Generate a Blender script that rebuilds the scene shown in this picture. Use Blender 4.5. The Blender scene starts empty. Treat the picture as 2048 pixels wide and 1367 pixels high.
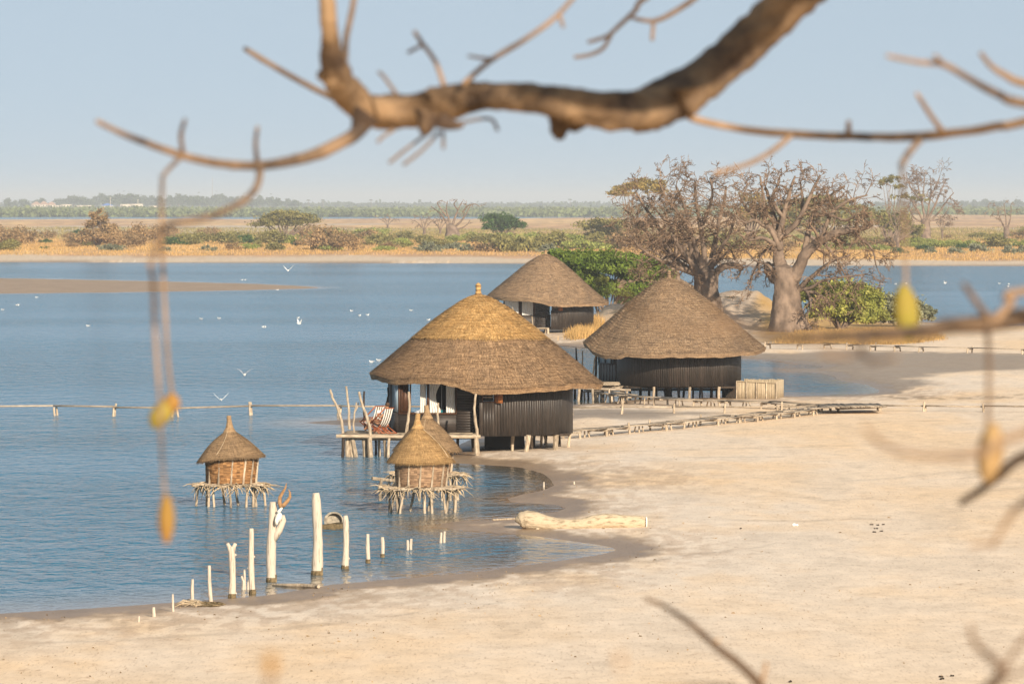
import bpy, math, random
import numpy as np
from mathutils import Vector, Matrix, noise as mnoise

SC = bpy.context.scene
COL = SC.collection
R_ = math.radians
F = 11378.0            # focal length in photo pixels (200 mm on a 36 mm sensor, 2048 wide)
CAMZ = 10.9
PITCH = math.atan(279.5 / F)

# ------------------------------------------------------------------ camera
cam_d = bpy.data.cameras.new('camera')
cam = bpy.data.objects.new('camera', cam_d); COL.objects.link(cam)
cam.location = (0, 0, CAMZ)
cam.rotation_euler = (math.pi / 2 - PITCH, 0, 0)
cam_d.sensor_width = 36; cam_d.lens = 200
cam_d.clip_start = 0.5; cam_d.clip_end = 60000
cam_d.dof.use_dof = True; cam_d.dof.focus_distance = 248; cam_d.dof.aperture_fstop = 6.3
SC.camera = cam

# ------------------------------------------------------------------ light
SUN_EL = R_(20); SUN_AZ = R_(159)      # azimuth clockwise from +Y
w = bpy.data.worlds.new('World'); SC.world = w; w.use_nodes = True
nt = w.node_tree; nt.nodes.clear()
sky = nt.nodes.new('ShaderNodeTexSky'); sky.sky_type = 'NISHITA'; sky.sun_disc = False
sky.sun_elevation = SUN_EL; sky.sun_rotation = SUN_AZ
sky.altitude = 0; sky.air_density = 1.0; sky.dust_density = 0.6; sky.ozone_density = 2.5
bg = nt.nodes.new('ShaderNodeBackground'); bg.inputs[1].default_value = 0.082
wo = nt.nodes.new('ShaderNodeOutputWorld')
tcw = nt.nodes.new('ShaderNodeTexCoord'); vad = nt.nodes.new('ShaderNodeVectorMath'); vad.operation = 'ADD'
vad.inputs[1].default_value = (0, 0, 0.17); vno = nt.nodes.new('ShaderNodeVectorMath'); vno.operation = 'NORMALIZE'
nt.links.new(tcw.outputs['Generated'], vad.inputs[0]); nt.links.new(vad.outputs[0], vno.inputs[0]); nt.links.new(vno.outputs[0], sky.inputs[0])
mx = nt.nodes.new('ShaderNodeMix'); mx.data_type = 'RGBA'; mx.inputs[0].default_value = 0.55   # dusty air
mx.inputs[7].default_value = (4.2, 4.35, 4.2, 1)
nt.links.new(sky.outputs[0], mx.inputs[6]); nt.links.new(mx.outputs[2], bg.inputs[0]); nt.links.new(bg.outputs[0], wo.inputs[0])
sl = bpy.data.lights.new('sun', 'SUN'); sl.energy = 4.6; sl.angle = R_(0.6); sl.color = (1.0, 0.86, 0.68)
sun = bpy.data.objects.new('sun', sl); COL.objects.link(sun)
sd_ = Vector((-math.sin(SUN_AZ) * math.cos(SUN_EL), -math.cos(SUN_AZ) * math.cos(SUN_EL), -math.sin(SUN_EL)))
sun.rotation_euler = sd_.to_track_quat('-Z', 'Y').to_euler(); sun.location = (20, -40, 40)
SC.view_settings.view_transform = 'Standard'; SC.view_settings.look = 'None'
SC.view_settings.exposure = 0.72; SC.view_settings.gamma = 1.0
SC.cycles.max_bounces = 6; SC.cycles.volume_bounces = 0; SC.cycles.transparent_max_bounces = 12
SC.cycles.sample_clamp_indirect = 4.0

rng = random.Random(7)
nr = np.random.default_rng(7)

# ------------------------------------------------------------------ photo pixel -> world
CA, SA = math.cos(PITCH), math.sin(PITCH)
def ray(px, py):
    dx = (px - 1024) / F; dy = (683.5 - py) / F
    return (dx, CA + dy * SA, -SA + dy * CA)
def P(px, py, D):
    r = ray(px, py); t = D / r[1]
    return Vector((r[0] * t, D, CAMZ + r[2] * t))
def G(px, py, z=0.0):
    r = ray(px, py); t = (z - CAMZ) / r[2]
    return Vector((r[0] * t, r[1] * t, z))

# ------------------------------------------------------------------ small numpy noise
def vnoise(x, y, seed=0):
    xi = np.floor(x).astype(np.int64); yi = np.floor(y).astype(np.int64)
    xf = x - xi; yf = y - yi
    def h(a, b):
        n = (a * 374761393 + b * 668265263 + seed * 974711) & 0xffffffff
        n = ((n ^ (n >> 13)) * 1274126177) & 0xffffffff
        return ((n ^ (n >> 16)) & 0xffff) / 65535.0
    u = xf * xf * (3 - 2 * xf); v = yf * yf * (3 - 2 * yf)
    a = h(xi, yi) * (1 - u) + h(xi + 1, yi) * u
    b = h(xi, yi + 1) * (1 - u) + h(xi + 1, yi + 1) * u
    return a * (1 - v) + b * v
def fbm(x, y, seed=0, o=4):
    s = 0; a = 0.5; t = 0
    for i in range(o):
        s = s + a * vnoise(x * 2 ** i, y * 2 ** i, seed + i); t += a; a *= 0.5
    return s / t

# ------------------------------------------------------------------ materials
MATS = {}
def node_mat(name):
    m = bpy.data.materials.new(name); m.use_nodes = True
    n = m.node_tree; n.nodes.clear()
    out = n.nodes.new('ShaderNodeOutputMaterial'); b = n.nodes.new('ShaderNodeBsdfPrincipled')
    n.links.new(b.outputs[0], out.inputs[0])
    MATS[name] = m
    return m, n, b
def N(n, t, **kw):
    x = n.nodes.new(t)
    for k, v in kw.items():
        if k.startswith('i_'): x.inputs[int(k[2:])].default_value = v
        else: setattr(x, k, v)
    return x
def noise_fac(n, scale, detail=4, rough=0.55, vec=(1, 1, 1), coord='Object', dist=0.0):
    tc = N(n, 'ShaderNodeTexCoord'); mp = N(n, 'ShaderNodeMapping')
    mp.inputs['Scale'].default_value = vec
    nz = N(n, 'ShaderNodeTexNoise'); nz.inputs['Scale'].default_value = scale
    nz.inputs['Detail'].default_value = detail; nz.inputs['Roughness'].default_value = rough
    nz.inputs['Distortion'].default_value = dist
    n.links.new(tc.outputs[coord], mp.inputs[0]); n.links.new(mp.outputs[0], nz.inputs[0])
    return nz.outputs[0]
def ramp(n, fac, stops):
    r = N(n, 'ShaderNodeValToRGB'); e = r.color_ramp.elements
    while len(e) < len(stops): e.new(0.5)
    for k, (p, c) in enumerate(stops):
        e[k].position = p; e[k].color = (c[0], c[1], c[2], 1)
    n.links.new(fac, r.inputs[0]); return r.outputs[0]
def mixc(n, fac, a, b, mode='MIX'):
    m = N(n, 'ShaderNodeMix', data_type='RGBA', blend_type=mode)
    if hasattr(fac, 'node'): n.links.new(fac, m.inputs[0])
    else: m.inputs[0].default_value = fac
    for k, v in ((6, a), (7, b)):
        if hasattr(v, 'node'): n.links.new(v, m.inputs[k])
        else: m.inputs[k].default_value = (v[0], v[1], v[2], 1)
    return m.outputs[2]
def tone_mul(n, col, lo, hi):
    at = N(n, 'ShaderNodeAttribute', attribute_name='tone')
    mr = N(n, 'ShaderNodeMapRange'); mr.inputs[3].default_value = lo; mr.inputs[4].default_value = hi
    n.links.new(at.outputs['Fac'], mr.inputs[0])
    v = N(n, 'ShaderNodeVectorMath', operation='SCALE')
    n.links.new(col, v.inputs[0]); n.links.new(mr.outputs[0], v.inputs['Scale'])
    return v.outputs[0]
def bump(n, b, fac, strength, dist):
    bp = N(n, 'ShaderNodeBump'); bp.inputs['Strength'].default_value = strength; bp.inputs['Distance'].default_value = dist
    n.links.new(fac, bp.inputs['Height']); n.links.new(bp.outputs[0], b.inputs['Normal'])
def mat(name, c1, c2, scale=4, vec=(1, 1, 1), rough=0.85, tone=(0.8, 1.2), bmp=(0.3, 0.02), spec=0.2, lo=0.35, hi=0.65, detail=5, trans=0.0):
    m, n, b = node_mat(name)
    f = noise_fac(n, scale, detail, 0.6, vec)
    c = ramp(n, f, [(lo, c1), (hi, c2)])
    c = tone_mul(n, c, *tone)
    n.links.new(c, b.inputs['Base Color']); b.inputs['Roughness'].default_value = rough
    b.inputs['Specular IOR Level'].default_value = spec
    if bmp: bump(n, b, f, *bmp)
    if trans:
        tl = N(n, 'ShaderNodeBsdfTranslucent'); ms = N(n, 'ShaderNodeMixShader', i_0=trans)
        n.links.new(c, tl.inputs[0]); out = [x for x in n.nodes if x.type == 'OUTPUT_MATERIAL'][0]
        n.links.new(b.outputs[0], ms.inputs[1]); n.links.new(tl.outputs[0], ms.inputs[2]); n.links.new(ms.outputs[0], out.inputs[0])
    return m

def thatch_mat(name, c1, c2, c3, rows=1.0, fine=1.0):
    m, n, b = node_mat(name)
    a = noise_fac(n, 3.2 * rows, 6, 0.65, (0.55, 0.55, 7.0))      # courses
    s = noise_fac(n, 9.0 * fine, 5, 0.7, (2.2, 2.2, 0.9))         # straws down the slope
    g = noise_fac(n, 0.9, 3, 0.6, (1, 1, 1.4))
    ad = N(n, 'ShaderNodeMath', operation='ADD'); n.links.new(a, ad.inputs[0]); n.links.new(s, ad.inputs[1])
    hf = N(n, 'ShaderNodeMath', operation='MULTIPLY', i_1=0.5); n.links.new(ad.outputs[0], hf.inputs[0])
    c = ramp(n, hf.outputs[0], [(0.37, c1), (0.5, c2), (0.62, c3)])
    c = mixc(n, 0.55, c, ramp(n, g, [(0.3, (0.72, 0.72, 0.74)), (0.7, (1.15, 1.1, 1.0))]), 'MULTIPLY')
    c = tone_mul(n, c, 0.68, 1.3)
    n.links.new(c, b.inputs['Base Color']); b.inputs['Roughness'].default_value = 0.85
    b.inputs['Specular IOR Level'].default_value = 0.15
    bump(n, b, hf.outputs[0], 0.8, 0.09)
    return m
thatch_mat('thatch_old', (0.11, 0.068, 0.040), (0.29, 0.185, 0.105), (0.48, 0.325, 0.19))
thatch_mat('thatch_grey', (0.115, 0.076, 0.05), (0.285, 0.195, 0.122), (0.44, 0.315, 0.20))
thatch_mat('thatch_gold', (0.22, 0.125, 0.05), (0.47, 0.285, 0.11), (0.66, 0.44, 0.20))
thatch_mat('thatch_small', (0.17, 0.11, 0.06), (0.33, 0.22, 0.125), (0.47, 0.32, 0.18), 1.2, 2.2)
thatch_mat('thatch_small_gold', (0.24, 0.14, 0.06), (0.43, 0.27, 0.12), (0.58, 0.38, 0.18), 1.2, 2.2)

mat('wall_dark', (0.015, 0.0115, 0.0095), (0.036, 0.027, 0.021), 3, (6, 6, 0.6), rough=0.5, tone=(0.6, 1.9), bmp=(0.5, 0.01), spec=0.45)
mat('wall_board', (0.022, 0.017, 0.014), (0.045, 0.033, 0.026), 3, (0.6, 0.6, 8), rough=0.55, tone=(0.7, 1.4), bmp=(0.5, 0.01), spec=0.4)
mat('post_wood', (0.26, 0.20, 0.14), (0.55, 0.45, 0.33), 5, (3, 3, 0.8), tone=(0.6, 1.2))
mat('dark_wood', (0.03, 0.022, 0.017), (0.07, 0.05, 0.035), 5, (3, 3, 0.8), tone=(0.6, 1.4))
mat('deck_wood', (0.24, 0.185, 0.13), (0.48, 0.39, 0.28), 4, (0.8, 4, 4), tone=(0.7, 1.2))
mat('walk_wood', (0.22, 0.175, 0.13), (0.42, 0.345, 0.26), 4, (1, 1, 4), tone=(0.65, 1.2))
mat('frame_wood', (0.04, 0.018, 0.010), (0.09, 0.04, 0.02), 6, (3, 3, 1), rough=0.5, spec=0.3)
mat('shutter_wood', (0.20, 0.065, 0.018), (0.34, 0.13, 0.04), 6, (3, 3, 1), rough=0.5)
mat('chair_wood', (0.22, 0.055, 0.018), (0.36, 0.11, 0.04), 8, rough=0.45, spec=0.4)
mat('curtain', (0.82, 0.80, 0.75), (0.88, 0.87, 0.83), 2, rough=0.9, trans=0.25, bmp=None)
mat('canvas_white', (0.7, 0.68, 0.63), (0.8, 0.78, 0.73), 3, rough=0.9)
mat('canvas_brown', (0.10, 0.075, 0.06), (0.16, 0.12, 0.1), 3, rough=0.9)
mat('teal_cloth', (0.01, 0.12, 0.16), (0.02, 0.17, 0.2), 3)
mat('interior', (0.05, 0.035, 0.025), (0.08, 0.055, 0.04), 2)
mat('skin', (0.45, 0.22, 0.12), (0.55, 0.29, 0.16), 6, rough=0.55, spec=0.35, bmp=None)
mat('cloth_white', (0.75, 0.74, 0.72), (0.8, 0.8, 0.78), 6)
mat('hair_brown', (0.05, 0.03, 0.02), (0.09, 0.05, 0.03), 20)
mat('reed', (0.36, 0.28, 0.18), (0.60, 0.49, 0.34), 5, (6, 6, 0.4), tone=(0.85, 1.1))
mat('bleached', (0.22, 0.165, 0.115), (0.55, 0.475, 0.385), 3.5, (6, 6, 0.6), tone=(0.85, 1.08), bmp=(0.8, 0.04), lo=0.30, hi=0.46)
mat('algae', (0.06, 0.045, 0.022), (0.22, 0.16, 0.085), 9, tone=(0.7, 1.2))
mat('log_wood', (0.25, 0.19, 0.125), (0.48, 0.39, 0.27), 3.0, (1, 3.5, 3.5), tone=(0.9, 1.08), bmp=(0.9, 0.07), lo=0.34, hi=0.48)
mat('wattle', (0.12, 0.052, 0.02), (0.46, 0.245, 0.10), 7, (0.4, 0.4, 6.5), tone=(0.6, 1.3), bmp=(0.8, 0.04))
mat('wattle_grey', (0.15, 0.09, 0.055), (0.40, 0.255, 0.15), 7, (0.4, 0.4, 6.5), tone=(0.6, 1.3), bmp=(0.8, 0.04))
mat('twig_pale', (0.34, 0.25, 0.15), (0.6, 0.48, 0.33), 7, tone=(0.55, 1.2))
mat('horn', (0.2, 0.11, 0.05), (0.4, 0.24, 0.12), 12)
mat('bone', (0.65, 0.6, 0.5), (0.8, 0.76, 0.68), 12)
mat('bark_baobab', (0.10, 0.072, 0.054), (0.26, 0.19, 0.14), 1.1, (1, 1, 0.7), tone=(0.75, 1.15), bmp=(0.8, 0.25))
mat('bark_twig', (0.12, 0.078, 0.052), (0.34, 0.23, 0.15), 1.5, tone=(0.6, 1.25), bmp=None)
mat('bark_far', (0.12, 0.085, 0.065), (0.26, 0.19, 0.14), 1.0, tone=(0.7, 1.2), bmp=None)
mat('bark_near', (0.05, 0.032, 0.022), (0.42, 0.27, 0.14), 7, tone=(0.85, 1.1), bmp=(0.9, 0.04), lo=0.38, hi=0.56, detail=3)
mat('bark_dark', (0.04, 0.027, 0.02), (0.20, 0.13, 0.08), 3, bmp=(0.8, 0.03))
mat('bark_limb', (0.075, 0.05, 0.036), (0.30, 0.195, 0.11), 4.5, (1, 1, 1), tone=(0.8, 1.15), bmp=(1.0, 0.06), lo=0.36, hi=0.66, detail=6)
mat('bark_twig_near', (0.085, 0.06, 0.045), (0.33, 0.215, 0.13), 2.2, tone=(0.75, 1.15), bmp=(0.5, 0.01), lo=0.36, hi=0.56)  # dark and light patches put branch shading into the bark colour
mat('pod', (0.26, 0.155, 0.035), (0.34, 0.16, 0.045), 4, rough=0.8, bmp=(0.4, 0.01))
mat('pod_green', (0.22, 0.205, 0.03), (0.30, 0.20, 0.045), 5, rough=0.75, bmp=(0.4, 0.01))
mat('pod_brown', (0.13, 0.08, 0.035), (0.40, 0.26, 0.12), 7, rough=0.85, bmp=(0.6, 0.02))
mat('stone_grey', (0.16, 0.14, 0.11), (0.4, 0.35, 0.27), 6, bmp=(0.6, 0.03))
mat('dropping', (0.02, 0.015, 0.01), (0.05, 0.035, 0.025), 8)
mat('gull_white', (0.78, 0.77, 0.74), (0.85, 0.85, 0.84), 5, bmp=None)
mat('gull_grey', (0.35, 0.36, 0.38), (0.45, 0.46, 0.48), 5, bmp=None)
def leafm(name, c1, c2, tr=0.3): return mat(name, c1, c2, 0.9, rough=0.7, tone=(0.5, 1.45), bmp=None, spec=0.25, trans=tr)
leafm('leaf_acacia', (0.085, 0.14, 0.016), (0.20, 0.26, 0.04))
leafm('leaf_bush', (0.20, 0.225, 0.04), (0.40, 0.39, 0.10))
leafm('leaf_olive', (0.16, 0.155, 0.05), (0.30, 0.26, 0.09))
leafm('leaf_bright', (0.19, 0.225, 0.045), (0.32, 0.34, 0.09))
leafm('leaf_greygreen', (0.17, 0.185, 0.11), (0.28, 0.28, 0.18))
leafm('leaf_deep', (0.035, 0.08, 0.02), (0.075, 0.13, 0.03))
leafm('leaf_dry', (0.25, 0.165, 0.085), (0.42, 0.28, 0.13))
leafm('leaf_yellow', (0.24, 0.19, 0.055), (0.36, 0.26, 0.07))
leafm('leaf_far', (0.055, 0.08, 0.035), (0.10, 0.125, 0.05))
leafm('leaf_mangrove', (0.13, 0.165, 0.055), (0.22, 0.245, 0.09))
leafm('grass_gold', (0.42, 0.26, 0.09), (0.66, 0.43, 0.17), 0.3)
leafm('grass_olive', (0.22, 0.19, 0.07), (0.38, 0.30, 0.11), 0.3)
leafm('grass_green', (0.12, 0.19, 0.025), (0.23, 0.30, 0.05), 0.3)
mat('house_wall', (0.55, 0.47, 0.36), (0.66, 0.57, 0.45), 0.3, bmp=None)
mat('house_roof', (0.36, 0.22, 0.15), (0.46, 0.29, 0.2), 0.3, bmp=None)
mat('blue_roof', (0.03, 0.12, 0.42), (0.05, 0.16, 0.5), 0.3, bmp=None)
mat('window_and_shade_dark', (0.04, 0.035, 0.03), (0.06, 0.05, 0.045), 0.3, bmp=None)
mat('metal_grey', (0.35, 0.35, 0.36), (0.45, 0.45, 0.46), 0.3, bmp=None)
m, n, b = node_mat('glass')
b.inputs['Base Color'].default_value = (0.75, 0.85, 0.88, 1); b.inputs['Roughness'].default_value = 0.05
b.inputs['Transmission Weight'].default_value = 0.55; b.inputs['IOR'].default_value = 1.45
m, n, b = node_mat('pane_blue')
b.inputs['Base Color'].default_value = (0.42, 0.52, 0.58, 1); b.inputs['Roughness'].default_value = 0.12
b.inputs['Specular IOR Level'].default_value = 0.8

# ------------------------------------------------------------------ mesh building
def new_mesh(name, V, Fs, tone=None, material=None, smooth=False):
    me = bpy.data.meshes.new(name)
    if isinstance(Fs, np.ndarray):
        V = np.asarray(V, dtype=np.float32); k = Fs.shape[1]; M = len(Fs)
        me.vertices.add(len(V)); me.vertices.foreach_set('co', V.ravel())
        me.loops.add(M * k); me.loops.foreach_set('vertex_index', Fs.astype(np.int32).ravel())
        me.polygons.add(M); me.polygons.foreach_set('loop_start', np.arange(0, M * k, k, dtype=np.int32))
        me.update(calc_edges=True)
    else:
        me.from_pydata([tuple(v) for v in V], [], Fs); me.update()
    if tone is not None and len(me.polygons) == len(tone):
        at = me.attributes.new('tone', 'FLOAT', 'FACE'); at.data.foreach_set('value', np.asarray(tone, dtype=np.float32))
    elif tone is None:
        at = me.attributes.new('tone', 'FLOAT', 'FACE'); at.data.foreach_set('value', np.full(len(me.polygons), 0.5, dtype=np.float32))
    if smooth: me.polygons.foreach_set('use_smooth', np.ones(len(me.polygons), dtype=bool))
    if material: me.materials.append(MATS[material])
    return me

class MB:
    def __init__(s): s.v = []; s.f = []; s.t = []
    def add(s, vs, fs, tone=None):
        o = len(s.v); s.v.extend([tuple(v) for v in vs])
        for f in fs:
            s.f.append([i + o for i in f]); s.t.append(rng.random() if tone is None else tone)
    def box(s, c, sz, rz=0, tone=None, rx=0, ry=0):
        M = Matrix.Rotation(rz, 3, 'Z') @ Matrix.Rotation(ry, 3, 'Y') @ Matrix.Rotation(rx, 3, 'X'); c = Vector(c)
        vs = [c + M @ Vector((x * sz[0] / 2, y * sz[1] / 2, z * sz[2] / 2)) for x in (-1, 1) for y in (-1, 1) for z in (-1, 1)]
        t = rng.random() if tone is None else tone
        s.add(vs, [(0, 1, 3, 2), (4, 6, 7, 5), (0, 4, 5, 1), (2, 3, 7, 6), (0, 2, 6, 4), (1, 5, 7, 3)], t)
    def tube(s, pts, rad, sides=6, tone=None, cap=True, jit=0.0):
        pts = [Vector(p) for p in pts]; n = len(pts)
        if not hasattr(rad, '__len__'): rad = [rad] * n
        up = Vector((0.13, 0.97, 0.2)); vs = []; prev = None
        for i in range(n):
            d = (pts[min(i + 1, n - 1)] - pts[max(i - 1, 0)])
            if d.length < 1e-9: d = Vector((0, 0, 1))
            d.normalize()
            a = (prev - d * prev.dot(d)) if prev is not None else up.cross(d)
            if a.length < 1e-4: a = Vector((1, 0, 0)).cross(d)
            a.normalize(); prev = a; bb = d.cross(a)
            for k in range(sides):
                th = 2 * math.pi * k / sides
                r = rad[i] * (1 + (rng.uniform(-jit, jit) if jit else 0))
                vs.append(pts[i] + (a * math.cos(th) + bb * math.sin(th)) * r)
        fs = []
        for i in range(n - 1):
            for k in range(sides):
                k2 = (k + 1) % sides
                fs.append((i * sides + k, i * sides + k2, (i + 1) * sides + k2, (i + 1) * sides + k))
        if cap:
            fs.append(tuple(range(sides))[::-1]); fs.append(tuple((n - 1) * sides + k for k in range(sides)))
        s.add(vs, fs, rng.random() if tone is None else tone)
    def stick(s, a, b, r0, r1=None, sides=6, bend=0.03, n=6, jit=0.08, tone=None):
        a = Vector(a); b = Vector(b); L = (b - a).length; r1 = r0 if r1 is None else r1
        ph = [rng.uniform(-1, 1) for _ in range(4)]
        pts = []; rr = []
        for i in range(n):
            t = i / (n - 1); e = math.sin(math.pi * t)
            pts.append(a.lerp(b, t) + Vector((ph[0] * math.sin(3 * t + ph[2] * 3), ph[1] * math.cos(4 * t + ph[3] * 3), 0)) * bend * L * (0.3 + e * 0.7) * (1 if 0 < i < n - 1 else 0))
            rr.append((r0 + (r1 - r0) * t) * (1 + rng.uniform(-jit, jit)))
        s.tube(pts, rr, sides, tone)
    def ell(s, c, r, seg=10, rings=7, M=None, tone=None):
        c = Vector(c); vs = []; fs = []
        for i in range(rings + 1):
            ph = math.pi * i / rings
            for k in range(seg):
                th = 2 * math.pi * k / seg
                v = Vector((r[0] * math.sin(ph) * math.cos(th), r[1] * math.sin(ph) * math.sin(th), r[2] * math.cos(ph)))
                if M: v = M @ v
                vs.append(c + v)
        for i in range(rings):
            for k in range(seg):
                k2 = (k + 1) % seg
                fs.append((i * seg + k, (i + 1) * seg + k, (i + 1) * seg + k2, i * seg + k2))
        s.add(vs, fs, tone)
    def build(s, name, material, parent=None, smooth=False, tag=None):
        off = Vector(parent_world(parent)) if parent else Vector((0, 0, 0))
        V = np.array(s.v, dtype=np.float32)
        if len(V) and off.length > 0: V = V - np.array(off, dtype=np.float32)
        ks = set(len(f) for f in s.f)
        if len(ks) == 1: me = new_mesh(name, V, np.array(s.f), s.t, material, smooth)
        else: me = new_mesh(name, V.tolist(), s.f, s.t, material, smooth)
        o = bpy.data.objects.new(name, me); COL.objects.link(o)
        if parent: o.parent = parent
        return o
def parent_world(p):
    v = Vector((0, 0, 0))
    while p is not None: v += p.location; p = p.parent
    return v
def link_mesh(name, me, parent=None):
    o = bpy.data.objects.new(name, me); COL.objects.link(o)
    if parent: o.parent = parent
    return o
def tag(o, label=None, cat=None, group=None, kind=None):
    if label: o['label'] = label
    if cat: o['category'] = cat
    if group: o['group'] = group
    if kind: o['kind'] = kind
    return o
def thing(name, loc, label, cat, group=None):
    o = bpy.data.objects.new(name, None); COL.objects.link(o); o.location = loc
    o.empty_display_size = 0.3
    return tag(o, label, cat, group)
def dup(o, loc, rz=0, sc=1.0, label=None, group=None):
    c = o.copy(); COL.objects.link(c); c.location = loc
    c.rotation_euler = (0, 0, rz); c.scale = sc if hasattr(sc, '__len__') else (sc, sc, sc)
    for ch in o.children:
        k = ch.copy(); COL.objects.link(k); k.parent = c
        for g in ch.children:
            q = g.copy(); COL.objects.link(q); q.parent = k
    if label: c['label'] = label
    if group: c['group'] = group
    return c

# ------------------------------------------------------------------ terrain
YS = 3.0     # depth is squeezed by this in the shore distance, so wet margins keep their shape
def world_poly(pl): return np.array([[G(x, y).x, G(x, y).y / YS] for x, y in pl])
def sdf(X, Y, poly):
    """signed distance, positive inside"""
    Yq = Y / YS; n = len(poly); d = np.full(X.shape, 1e18); inside = np.zeros(X.shape, bool)
    for i in range(n):
        ax, ay = poly[i]; bx, by = poly[(i + 1) % n]
        ex, ey = bx - ax, by - ay; L = ex * ex + ey * ey + 1e-12
        t = np.clip(((X - ax) * ex + (Yq - ay) * ey) / L, 0, 1)
        dd = (X - ax - t * ex) ** 2 + (Yq - ay - t * ey) ** 2
        d = np.minimum(d, dd)
        c = ((ay > Yq) != (by > Yq)); 
        if abs(ey) > 1e-12: inside ^= c & (X < ex * (Yq - ay) / ey + ax)
    d = np.sqrt(d); return np.where(inside, d, -d)
LAGOON = [(-3500, 1480), (-1200, 1325), (-500, 1268), (-200, 1242), (0, 1226), (171, 1216), (308, 1206), (390, 1201), (458, 1196), (530, 1190), (598, 1180), (662, 1168), (758, 1159), (860, 1152), (960, 1142),
  (1005, 1135), (1070, 1127), (1124, 1119), (1175, 1112), (1212, 1106), (1232, 1100), (1224, 1094), (1190, 1088), (1124, 1078), (1070, 1072), (1018, 1067), (960, 1062), (913, 1058), (876, 1053), (885, 1046), (913, 1042),
  (970, 1040), (1029, 1036), (1060, 1031), (1084, 1026), (1113, 1023), (1132, 1016), (1110, 1009), (1070, 1006), (1023, 1003), (1014, 997), (1045, 988), (1070, 983), (1092, 978), (1108, 970), (1100, 958), (1084, 946), (1045, 935), (1012, 932), (979, 930), (930, 927), (894, 925),
  (885, 915), (900, 900), (930, 884), (975, 862), (1020, 840), (1060, 822), (1143, 809), (1200, 806), (1240, 801), (1290, 798), (1400, 795), (1550, 792), (1610, 792), (1673, 791), (1720, 788), (1757, 785), (1759, 780), (1732, 769), (1705, 765), (1683, 762), (1675, 758), (1668, 752), (1640, 746), (1580, 742), (1560, 738), (1640, 736), (1650, 733), (1600, 727), (1550, 721),
  (1480, 716), (1400, 709), (1300, 701), (1200, 694), (1140, 691), (1090, 689), (1060, 684), (1030, 677), (1040, 668), (1090, 655), (1150, 643), (1200, 634), (1240, 630), (1440, 627), (1560, 627), (1640, 630), (1750, 636), (1850, 644), (1920, 648), (2048, 650), (2400, 653), (5000, 670),
  (5000, 545), (2300, 536), (2048, 532), (1800, 531.5), (1600, 531), (1400, 529), (1200, 528), (1050, 527), (900, 526.5), (700, 526), (500, 525.5), (300, 525), (100, 524.5), (0, 524), (-300, 523), (-5000, 520)]
BAR = [(-900, 553), (-200, 555), (0, 556), (120, 558), (300, 562), (500, 567), (600, 571.5), (648, 575), (600, 577.5), (500, 580), (400, 582), (200, 585), (0, 587), (-200, 589), (-900, 592)]
MUDLET = [(600, 845), (690, 838), (735, 832), (780, 835), (800, 850), (780, 858), (700, 851)]
FARW = [(-9000, 441.5), (0, 441), (400, 441), (700, 440), (1000, 439), (1250, 437.5), (1420, 436), (1600, 435), (1700, 434.6), (1500, 434), (1200, 433.4), (700, 432.6), (0, 432), (-9000, 431)]
WETS = [[(1480, 711), (1700, 706), (2048, 713), (2500, 716), (2500, 742), (2048, 745), (1920, 751), (1840, 762), (1880, 772), (1830, 781), (1790, 788), (1700, 795), (1560, 740)],
        [(1080, 820), (1200, 821), (1330, 826), (1430, 834), (1330, 842), (1080, 844)]]
pL = world_poly(LAGOON); pB = world_poly(BAR); pM = world_poly(MUDLET); pF = world_poly(FARW); pW = [world_poly(q) for q in WETS]
pSH = world_poly([(1180, 655), (1260, 690), (1540, 693), (1800, 690), (1860, 672), (1830, 650), (1600, 630), (1200, 632)])
def terrain(X, Y):
    wob = (fbm(X * 0.9, Y * 0.3, 3, 3) - 0.5) * 0.7
    s_land = -sdf(X, Y, pL)
    s_bar = sdf(X, Y, pB); s_mud = sdf(X, Y, pM)
    land = np.maximum(np.maximum(s_land + wob * np.clip(Y / 300, 0.3, 3) * 0.35, s_bar), s_mud)
    s_far = -sdf(X, Y, pF); land = np.minimum(land, s_far)
    low = (s_bar > -8) | (s_mud > -8)
    h = np.where(land > 0, 0.20 * (1 - np.exp(-land / 4.0)), -0.9 * (1 - np.exp(land / 9.0)))
    h = np.where(low & (land > 0), np.minimum(h, 0.05), h)
    isl = (Y > 900) & (s_land > 0) & (Y < 4300)
    h = h + np.where(isl, 1.0 * (1 - np.exp(-np.maximum(land, 0) / 14.0)), 0)
    h = h + np.where((Y > 4200), 1.2 * (1 - np.exp(-np.maximum(land, 0) / 60.0)), 0)
    h = h + np.where(isl, (fbm(X * 0.02, Y * 0.006, 21, 3) - 0.5) * 1.3 * np.clip(land / 20, 0, 1), 0)
    # the shell mound under the baobabs
    cx = np.clip(X, 9.0, 21.5)
    mnd = np.exp(-(((X - cx) / 2.6) ** 2)) * np.exp(-(((Y - 502) / 15.0) ** 2)) * (1.5 + 1.1 * np.clip((X - 7) / 9, 0, 1))
    mnd = mnd * (0.72 + 0.5 * fbm(X * 0.35, Y * 0.12, 9, 4)) + (fbm(X * 1.3, Y * .5, 19, 4) - .5) * .5 * np.clip(mnd, 0, 1)
    h = h + np.where(land > 0, mnd, 0)
    h = h + np.where(land > 0.4, (fbm(X * 0.25, Y * 0.1, 5, 4) - 0.5) * 0.03, 0)
    h = h + np.where(land > 0.4, (fbm(X * 2.2, Y * 1.1, 6, 3) - 0.5) * 0.008, 0)
    return h, land, s_bar, s_mud, s_land
def gz(x, y):
    h = terrain(np.array([x], float), np.array([y], float))[0][0]
    return float(h)
def GG(px, py):
    p = G(px, py)
    for _ in range(4):
        z = max(gz(p.x, p.y), 0.0); p = G(px, py, z)
    return p
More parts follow.
